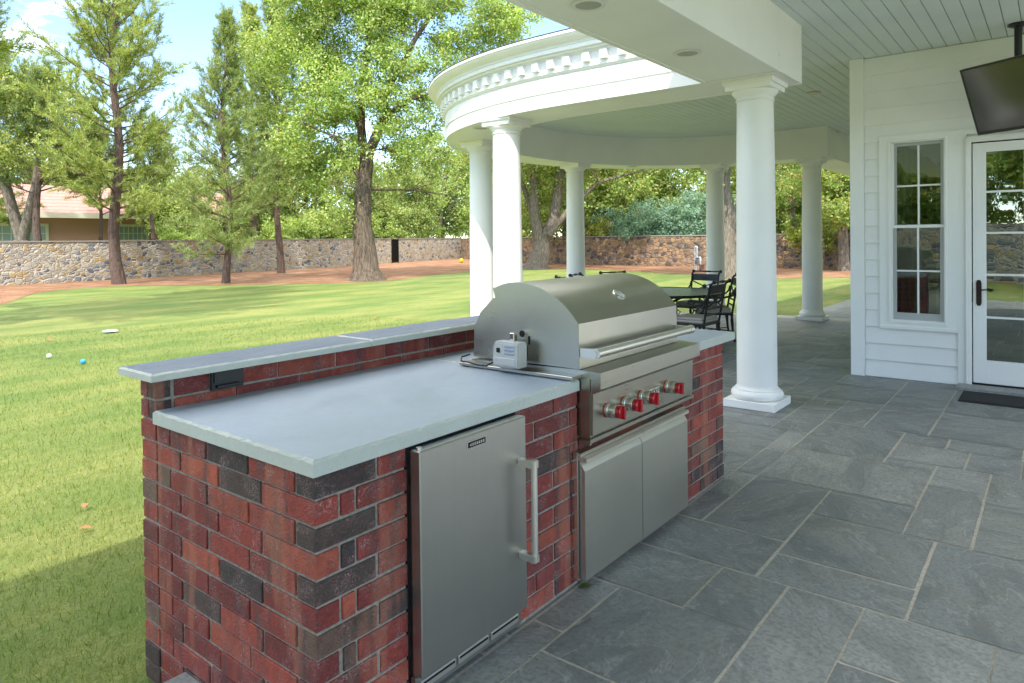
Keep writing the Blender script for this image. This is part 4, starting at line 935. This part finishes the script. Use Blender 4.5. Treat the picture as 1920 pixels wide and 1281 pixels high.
# the big cottonwood
q = ground_at(685, 526); MP = .0227
def cw(px, py, dd=0.): return Vector((rt.x*(px-685)*MP + fw.x*dd, rt.y*(px-685)*MP + fw.y*dd, (526-py)*MP))
tk = [([cw(688, 532), cw(688, 521), cw(686, 505), cw(685, 465), cw(680, 420), cw(684, 355), cw(690, 310), cw(691, 284)], [1.0, .72, .56, .46, .41, .335, .29, .27]),
      ([cw(690, 300), cw(684, 275), cw(681, 240), cw(682, 195), cw(684, 150, .3), cw(690, 90, .5), cw(700, 10, .6), cw(705, -80, .4)], [.25, .20, .18, .16, .14, .12, .09, .04]),
      ([cw(690, 296), cw(702, 272), cw(712, 248), cw(734, 218, -.3), cw(728, 190, -.5), cw(750, 150, -.6), cw(790, 80, -.6), cw(840, 10, -.6), cw(850, -70, -.8)], [.26, .22, .20, .18, .15, .12, .10, .07, .03]),
      ([cw(722, 228, -.3), cw(748, 216, -.8), cw(780, 200, -1.2), cw(820, 190, -1.4)], [.15, .12, .09, .04]), ([cw(683, 250), cw(662, 215, .6), cw(620, 150, 1.), cw(570, 90, 1.2)], [.14, .11, .09, .04]),
      ([cw(685, 350), cw(664, 300, -.5), cw(640, 262, -1.), cw(590, 240, -1.3)], [.14, .09, .06, .03])]
def lb(px, py, rpx, dd=0., f=1., g=1.): v = cw(px, py, dd); r_ = rpx*MP; return (v.x, v.y, v.z, r_*f, r_*f, r_*g)
lobes = [lb(560, 110, 85, 1), lb(660, 60, 110, 0), lb(780, 90, 90, 0), lb(600, 250, 75, .5), lb(520, 235, 50, 1), lb(690, -60, 130), lb(810, 215, 55, -.3), lb(640, 170, 70, -1), lb(745, 165, 60, -1), lb(500, 60, 45, 1), lb(880, 50, 70, 0), lb(560, 340, 45, 1), lb(760, 300, 30, .8), lb(620, -40, 100), lb(800, -60, 110), lb(840, 300, 30, 1), lb(950, 40, 60, .5), lb(610, 380, 30, .5), lb(652, 398, 22, -.5), lb(725, 388, 22, .8), lb(590, 310, 50, 0), lb(720, 250, 35, 1.2), lb(655, 300, 32, -1.2), lb(765, 262, 38, -1.), lb(700, 200, 45, -1.6), lb(845, 350, 30, 1)]
t = leafy('cottonwood_tree', 'big cottonwood with thick furrowed trunk and bright green leaves at the lawn edge', tk, lobes, 21, CG, ncl=470, per=330, size=.064, crad=.62, bark=BARKC); t.location = (q.x, q.y, ZG)
# root flare
rt_ = [c for c in t.children if c.name.startswith('trunk')][0]
# pines
q = ground_at(222, 533); t = pine('pine_tree', 'tall airy pine with straight trunk, tallest on the left of the lawn edge', 17.5, 2.6, 3.3, 3, YG, nb=135, per=14, npt=64, nw=.014, trunk_r=.235, up0=8, up1=66, prof=.55); t.location = (q.x, q.y, ZG)
pineA = t
q = ground_at(427, 531); t = pine('pine_tree', 'slim pointed pine in the middle of the lawn edge, left of the cottonwood', 11.3, 1.1, 2.35, 5, MG, nb=125, per=11, npt=50, nl=.19, nw=.012, trunk_r=.15, up0=4, up1=72, prof=.85); t.location = (q.x, q.y, ZG); pineB = t
q = ground_at(523, 513); t = pine('pine_tree', 'dark pine close behind the left side of the cottonwood crown', 15.5, 3.3, 2.9, 8, DG, nb=110, per=13, npt=60, nw=.013, trunk_r=.19, up0=5, up1=60); t.location = (q.x, q.y, ZG); pineD = t
t = pine('pine_tree', 'near pine whose yellow green boughs fill the top left corner', 15.5, 4.3, 3.9, 12, YG, nb=150, per=14, npt=100, nl=.21, nw=.012, trunk_r=.30, up0=8, up1=50, prof=.5); t.location = (.9, 14.6, ZG)
def at_y(px, Y): q = on_plane(px, 1, Y); return q.x, Y
x, y = at_y(75, 35.5); t = pine('pine_tree', 'reddish trunked pine with spreading limbs behind the wall, second trunk from the left', 9.0, 3.9, 3.2, 15, DG, nb=52, per=13, npt=60, nw=.014, trunk_r=.22, up0=30, up1=60, prof=.35); t.location = (x, y, ZG); pineC = t
x, y = at_y(285, 36.5); dup(pineC, (x, y, ZG), 2.2, 'open pine with dark forked limbs behind the wall, right of the tallest pine', sc=(.72, .72, .82))
x, y = at_y(188, 36); dup(pineC, (x, y, ZG), 4.2, 'thin trunked pine just left of the tallest pine trunk behind the wall', sc=(.6, .6, .78))
x, y = at_y(-40, 40); dup(pineA, (x, y, ZG), 1.2, 'far pine at the left edge behind the wall')
x, y = at_y(475, 40); dup(pineA, (x, y, ZG), 3.9, 'far pine rising between the slim pointed pine and the cottonwood', sc=(.9, .9, 1.0))
V = Vector
def gen(name, label, H, r_, seed, cols, ncl, per, size, fork=2.2, crad=.7, tr_=.28, low=.30, bark=None):
    rg = random.Random(seed); T = []; T.append(([V((0, 0, -.15)), V((.02, 0, .5)), V((.05, .05, fork))], [tr_*1.25, tr_, tr_*.85]))
    for i in range(4):
        a = i*PI/2+rg.uniform(-.5, .5); e = V((math.cos(a)*r_*.45, math.sin(a)*r_*.45, H*.62)); m1 = V((.05, .05, fork)).lerp(e, .5)+V((rg.uniform(-.3, .3), rg.uniform(-.3, .3), .2))
        T.append(([V((.05, .05, fork-.1)), m1, e, e+V((math.cos(a)*r_*.2, math.sin(a)*r_*.2, H*.2))], [tr_*.6, tr_*.42, tr_*.22, .02]))
    zc = H*(1+low)/2; Lb = [(0, 0, zc, r_*.75, r_*.75, H*(1-low)/2)] + [(math.cos(a)*r_*.5, math.sin(a)*r_*.5, H*rg.uniform(low+.08, .85), r_*.5, r_*.5, H*.2) for a in np.linspace(0, 2*PI, 7)[:-1]]
    return leafy(name, label, T, Lb, seed, cols, ncl, per, size, crad, bark=bark, zmin=H*low*.7)
x, y = at_y(40, 37); G1 = gen('forked_tree', 'broad pale trunked tree forking low behind the wall, leftmost trunk', 10.5, 3.6, 31, YG, 95, 190, .075, 1.9, .75, .42, low=.60); G1.location = (x, y, ZG)
x, y = at_y(325, 43); G2 = gen('broadleaf_tree', 'green tree far behind the neighbour house between the two tall pines', 6.6, 2.8, 33, LG, 90, 230, .085, 2., .7, .22); G2.location = (x, y, ZG)
# trees right of the rotunda columns
q = ground_at(1008, 504); k_ = .030
def tq(px, py, dd=0.): return V((rt.x*(px-1008)*k_+fw.x*dd, rt.y*(px-1008)*k_+fw.y*dd, (504-py)*k_))
T6 = leafy('mature_tree', 'old tree with several thick grey trunks seen just right of the grill side columns', [([tq(1005, 510), tq(1008, 495), tq(1015, 470), tq(1016, 450)], [.85, .62, .5, .42]), ([tq(1014, 456), tq(1002, 400), tq(1003, 340), tq(1000, 280), tq(990, 200)], [.36, .30, .26, .22, .1]), ([tq(1016, 456), tq(1040, 410), tq(1048, 350), tq(1062, 280), tq(1090, 210)], [.36, .31, .28, .22, .1]), ([tq(1000, 400), tq(984, 350, .5), tq(975, 310, .8), tq(940, 240, 1)], [.17, .14, .12, .05]), ([tq(1030, 440, -.4), tq(1070, 390, -.8), tq(1120, 345, -1), tq(1200, 325, -1)], [.2, .15, .10, .04])],
   [(*tq(1000, 250), 4.2, 4.2, 2.2), (*tq(1060, 330, 1), 2.6, 2.6, 1.3), (*tq(985, 390, 1.5), 1.4, 1.4, 1.5), (*tq(1110, 260), 3.5, 3.5, 2.)], 41, LG, 170, 220, .10, .8); T6.location = (q.x, q.y, ZG)
q = ground_at(1064, 493); G3 = gen('garden_tree', 'shaded tree with leaning trunk behind the old many trunked tree', 8.8, 3.6, 43, LG, 120, 230, .10, 3.0, .75, .40); G3.location = (q.x, q.y, ZG)
q = ground_at(1367, 522); kk_ = .0225
T8 = leafy('twisted_tree', 'bare lower trunk of a twisted tree between the two columns behind the dining chairs', [([V((0, 0, -.1)), V((.03, 0, .6)), V((-.05, .05, 1.6)), V((.02, 0, 2.6)), V((-.2, .1, 3.6)), V((.05, .1, 4.8)), V((.1, 0, 6.5))], [.42, .33, .29, .27, .24, .18, .06]), ([V((.02, 0, 2.4)), V((.35, -.35, 3.1)), V((.4, -.5, 4.0)), V((1.2, -1.5, 5.4))], [.14, .12, .10, .04])],
   [(0, 0, 6.6, 3.4, 3.4, 1.8), (1.5, -2, 5.8, 2., 2., 1.2)], 47, LG, 110, 200, .10, .8); T8.location = (q.x, q.y, ZG)
q = ground_at(1487, 503); T9 = leafy('ivy_covered_trunk', 'slim upright trunk wrapped in ivy left of the farthest column', [([V((0, 0, -.1)), V((.05, 0, 2)), V((0, .05, 4)), V((.05, 0, 6.5))], [.14, .12, .10, .05])], [(0, 0, z, .22, .22, .5) for z in np.linspace(2.2, 6.2, 9)] + [(0, 0, 7.2, 2.2, 2.2, .8)], 49, DG, 90, 150, .07, .25, limb=False); T9.location = (q.x, q.y, ZG)
q = ground_at(1538, 506); T10 = leafy('slanting_sapling', 'slanting pale trunked sapling with yellow green leaves right of the farthest column', [([V((0, 0, -.1)), V((.06, -.08, .8)), V((.1, -.1, 1.7)), V((.5, -.6, 2.6)), V((.7, -.9, 3.6)), V((.6, -.7, 5))], [.13, .11, .10, .09, .07, .03])],
   [(-.5, .7, 1.5, .8, .8, .45), (.3, -.2, 1.7, .8, .8, .4), (.6, -.9, 3.9, 1.5, 1.5, 1.3)], 51, ([(.30, .36, .06), (.24, .32, .06), (.34, .34, .08)], [3, 3, 1]), 60, 170, .075, .4); T10.location = (q.x, q.y, ZG)
q = ground_at(1582, 508); T11 = gen('garden_tree', 'short dark trunked tree beside the house corner in front of the brown wall', 6.8, 2.6, 53, LG, 90, 220, .09, 2.4, .6, .24); T11.location = (q.x, q.y, ZG)
# planting beyond the walls: every tree its own thing
gbt = 'trees and shrubs beyond the garden walls'
def shrub(name, label, H, r_, seed, cols, ncl, per, size, crad=.5):
    T = [([V((0, 0, -.1)), V((.03, .02, H*.3)), V((0, 0, H*.7))], [.09, .07, .03])]
    return leafy(name, label, T, [(0, 0, H*.52, r_, r_, H*.46), (r_*.4, .2, H*.35, r_*.7, r_*.7, H*.3), (-r_*.4, -.2, H*.4, r_*.7, r_*.7, H*.33)], seed, cols, ncl, per, size, crad, cat='shrub', zmin=.1)
S1 = shrub('tall_shrub', 'bright green shrub over the wall directly left of the cottonwood trunk', 4.6, 2.1, 61, CG, 95, 230, .085); S1.location = (*at_y(610, 38.5), ZG)
B1 = gen('background_tree', 'rounded green tree beyond the wall, right of the cottonwood trunk', 8.5, 3.4, 63, MG, 130, 230, .10, 2., .75, .25, low=.12); B1.location = (*at_y(760, 44), ZG); B1['group'] = gbt
J1 = shrub('juniper_shrub', 'bluish juniper mound above the brown wall between the rotunda columns, left one', 3.9, 2.3, 65, BJ, 110, 260, .075, .5)
J1.location = (38.6, 18.4, ZG)
dup(J1, (38.8, 14.8, ZG), 1.5, 'bluish juniper mound above the brown wall between the rotunda columns, right one', sc=(1.1, 1., 1.08))
dup(J1, (40, 21.8, ZG), 2.5, 'smaller bluish juniper beyond the brown wall beside the slim column', sc=.9)
def at_x(px, X): d = on_plane(px, 0, X); return X, d.y
for i, (px, Y, rz, sc, lbl) in enumerate(((690, 42, 1, 1.0, 'green tree beyond the wall straight behind the cottonwood trunk'), (830, 50, 2, 1.45, 'green tree beyond the wall left of the grill side columns'), (560, 43, 3, 1., 'dark green tree beyond the wall below the cottonwood crown'), (480, 44, 4, .8, 'dark green tree beyond the wall right of the slim pointed pine'), (150, 62, 5, 1.1, 'distant green tree above the neighbour roof, left of the tallest pine'), (900, 56, .5, 1.5, 'tall green tree in the far corner of the walls'), (400, 62, .9, 1.0, 'distant green tree above the neighbour roof behind the slim pointed pine'), (20, 60, .2, 1.15, 'distant green tree above the neighbour roof at the left edge'))):
    dup(B1, (*at_y(px, Y), ZG), rz, lbl, gbt, (sc, sc, sc))
for i, (px, Y, rz, sc, lbl) in enumerate(((545, 37.6, 1, .85, 'light green shrub over the wall beside the dark pine trunk'), (655, 40.5, 2, 1.05, 'light green shrub over the wall behind the cottonwood trunk'), (350, 38, 4, .7, 'low light green shrub over the wall left of the slim pointed pine'), (720, 40, 3, .8, 'light green shrub over the wall above the iron gate'))):
    dup(S1, (*at_y(px, Y), ZG), rz, lbl, gbt, (sc, sc, sc))
B2 = gen('background_tree', 'yellow green tree beyond the brown wall right of the first slim column', 8.2, 3.5, 67, LG, 130, 230, .10, 2., .75, .25, low=.10); B2.location = (42, 22.0, ZG); B2['group'] = gbt
for i, (px, X, rz, sc, lbl) in enumerate(((985, 43, 1, 1., 'yellow green tree beyond the brown wall left of the old tree'), (1130, 47, 2, 1.1, 'yellow green tree behind the left bluish juniper'), (1200, 44, 3, .9, 'yellow green tree behind the right bluish juniper'), (1290, 45, 4, 1.05, 'yellow green tree left of the column behind the chairs'), (1385, 44, 5, 1., 'yellow green tree right of the column behind the chairs'), (1455, 42, 6, .8, 'yellow green tree beyond the brown wall left of the ivy trunk'), (1510, 46, .5, 1., 'yellow green tree beyond the wall behind the farthest column'), (1575, 42, 1.6, .95, 'yellow green tree beyond the wall beside the house corner'), (1640, 44, 2.8, 1.05, 'yellow green tree behind the house corner'))):
    dup(B2, (*at_x(px, X), ZG), rz, lbl, gbt, (sc, sc, sc))
S2 = shrub('low_shrub', 'yellow tinged shrub beyond the brown wall left of the bluish junipers', 3.2, 1.6, 71, ([(.30, .33, .06), (.20, .27, .06), (.36, .26, .08)], [3, 3, 1]), 60, 200, .08); S2.location = (*at_x(1112, 38), ZG)
# behind the viewer, seen in the door glass
dup(G3, (-16, -2, ZG), .4, 'tree behind the rear wall, mirrored in the door glass', sc=.9); dup(B2, (-17.5, -7, ZG), 1.4, 'dense tree behind the rear wall, mirrored in the window', sc=.95); dup(B2, (-17, 3, ZG), 2.4, 'dense green tree behind the rear wall, mirrored in the door', sc=.9); dup(B2, (-18, -13, ZG), 3.4, 'dense green tree behind the rear wall, at its far end', sc=1.)

# ------------------------------------------------------------------ small things
def ball(px, py, r_, c, lbl):
    q = ground_at(px, py); b = MB(); m = mat('toy_'+lbl.split()[0], c, .4); b.m(m); b.lathe([(r_*math.sin(a)+1e-5, r_-r_*math.cos(a)) for a in np.linspace(0, PI, 14)], 20, cap=False)
    b.lathe([(r_*1.004, r_-.004), (r_*1.012, r_), (r_*1.004, r_+.004)], 20, None, False); tag(b.build('ball', loc=(q.x, q.y, ZG+.01)), lbl, 'ball', 'balls left on the grass')
ball(156, 684, .036, (.02, .30, .62), 'blue ball lying in the grass'); ball(92, 673, .034, (.75, .75, .72), 'white ball lying in the grass left of the blue one')
q = ground_at(864, 492); b = MB(); b.m(mat('yellow_ball', (.75, .42, .02), .4)); b.lathe([(.16*math.sin(a)+1e-5, .16-.16*math.cos(a)) for a in np.linspace(0, PI, 14)], 24, cap=False); b.lathe([(.1605, .155), (.163, .16), (.1605, .165)], 24, None, False); b.build; tag(b.build('ball', loc=(q.x-.8, q.y-.8, ZG)), 'large yellow ball on the mulch in the far wall corner', 'ball')
q = ground_at(207, 624); b = MB(); b.m(mat('pale_disc', (.45, .55, .62), .4)).lathe([(.0, .022), (.10, .022), (.125, .012), (.135, .0), (.13, .0), (.118, .010), (.0, .016)], 28); tag(b.build('throwing_disc', loc=(q.x, q.y, ZG+.03)), 'pale blue throwing disc lying on the sunny lawn', 'frisbee')
FL = mat('fallen_leaf', (.40, .12, .05), .7); FLG = mat('green_leaf', (.10, .14, .03), .6)
def fleaf(p, s, m, lbl, rz, z=None):
    b = MB(); b.m(m); N = 7
    for i in range(N):
        a0, a1 = i/N, (i+1)/N; w0, w1 = math.sin(a0*PI)**.8*.28, math.sin(min(1, a1)*PI)**.8*.28 if a1 < 1 else .001; z0, z1 = .12*math.sin(a0*3), .12*math.sin(a1*3)
        w0 = max(w0, .001)
        for sg in (-1, 1): b.face([(a0, 0, z0), (a1, 0, z1), (a1, sg*w1, z1+.10*w1), (a0, sg*w0, z0+.10*w0)])
    bmesh.ops.scale(b.bm, vec=(s, s, s), verts=b.bm.verts); o = b.build('leaf', loc=p); o.rotation_euler = (0, 0, rz); tag(o, lbl, 'leaf')
q = ground_at(1085, 1104, 0); fleaf((q.x, q.y, .003), .07, FLG, 'green leaf lying on the slate below the access doors', -.55)
for px, py, rz, lbl in ((157, 962, 1., 'orange fallen leaf in the grass beside the brick counter end'), (172, 1001, 2.4, 'reddish fallen leaf in the grass near the shade edge'), (700, 600, .3, 'pinkish fallen leaf on the lawn beyond the back ledge'), (97, 641, 2, 'small pinkish fallen leaf left of the throwing disc')):
    q = ground_at(px, py); fleaf((q.x, q.y, ZG+.035), .07 if py > 900 else .14, FL, lbl, rz)
# pool plumbing by the brown wall
q = ground_at(1308, 507); bf = thing('backflow_valve', 'white and grey garden pipe assembly in front of the brown wall by the rear column', 'plumbing', (q.x, q.y, ZG), .9)
PV = mat('white_pipe', (.75, .75, .72), .5)
b = MB(); b.m(PV); b.tube([(-.3, 0, 0), (-.3, 0, .62), (-.28, 0, .66), (.0, 0, .66), (.03, 0, .7), (.03, 0, 1.15), (.06, 0, 1.2), (.25, 0, 1.2), (.28, 0, 1.15), (.28, 0, 0)], .035, 10); b.tube([(.12, 0, 0), (.12, 0, 1.2)], .03, 8); b.build('pipe', bf)
b = MB(); b.m(mat('valve_grey', (.25, .25, .26), .5, .5)); b.box(-.08, .16, -.08, .08, .30, .52, bev=.02); b.lathe([(.09, .55), (.09, .62), (.04, .64)], 16, Matrix.Translation((.04, 0, 0))); b.build('valve', bf)
b = MB(); b.m(BRC).box(-.52, -.36, -.1, .1, .0, .32, bev=.01); b.build('junction_box', bf)
q = ground_at(1361, 506); bb = thing('pump_crate', 'blue plastic box on white posts by the brown wall beside the rear column', 'box', (q.x, q.y, ZG), .9)
b = MB(); b.m(mat('blue_plastic', (.03, .17, .60), .4)).box(-.20, .20, -.16, .16, .22, .50, bev=.02); b.build('body', bb)
b = MB(); b.m(BLACK).box(-.215, .215, -.175, .175, .50, .54, bev=.01); b.build('lid', bb)
for s in (-1, 1): b = MB(); b.m(PV).box(s*.23-.025, s*.23+.025, -.03, .03, 0, .56); b.build('leg', bb)

# ------------------------------------------------------------------ grass blades
rng = np.random.default_rng(77); N = 900000
x = rng.uniform(-1.6, 9.0, N); y = rng.uniform(.83, 16., N)
P = np.stack([x, y, np.full(N, ZG)], 1); d = P-np.array(CAM); dep = d@np.array(fw); px = 960+FPX*(d@np.array(r2))/dep; dist = np.linalg.norm(d, axis=1)
keep = (px > -60) & (px < 950) & (dep > .5) & (rng.random(N) < np.clip((3.4/dist)**2.0, 0, 1)*np.where(dist < 16, 1, 0)) & ~((x > -.02) & (x < 3.4) & (y < 1.13)) & ~((x > 3.3) & (y < 6.3) & ((x-8.7)**2+(y-2.2)**2 < 4.1**2))
keep &= ~((x > 3.3) & (y < .95))
P = P[keep]; dist = dist[keep]; n = len(P); sc = np.clip(dist/3.4, 1, 4.5)**.62
h = rng.uniform(.016, .040, n)*np.minimum(sc, 1.5); wd = .00115*sc*rng.uniform(.8, 1.3, n); a = rng.uniform(0, 2*PI, n)
side = np.stack([np.cos(a), np.sin(a), np.zeros(n)], 1)*wd[:, None]; lean = rng.normal(size=(n, 3))*np.array([1, 1, 0])*h[:, None]*.45; tip = P+lean; tip[:, 2] = ZG+h
V_ = np.stack([P-side, P+side, tip], 1)
C_ = pick([(.135, .215, .030), (.22, .275, .045), (.08, .155, .018), (.38, .34, .13)], [4, 3, 3, .6], n, rng, .15)
tag(quads_obj('grass', V_, C_, m_leaf('grass_leaf', .3, .55)), 'short mown grass blades covering the near lawn', 'grass', kind='stuff')
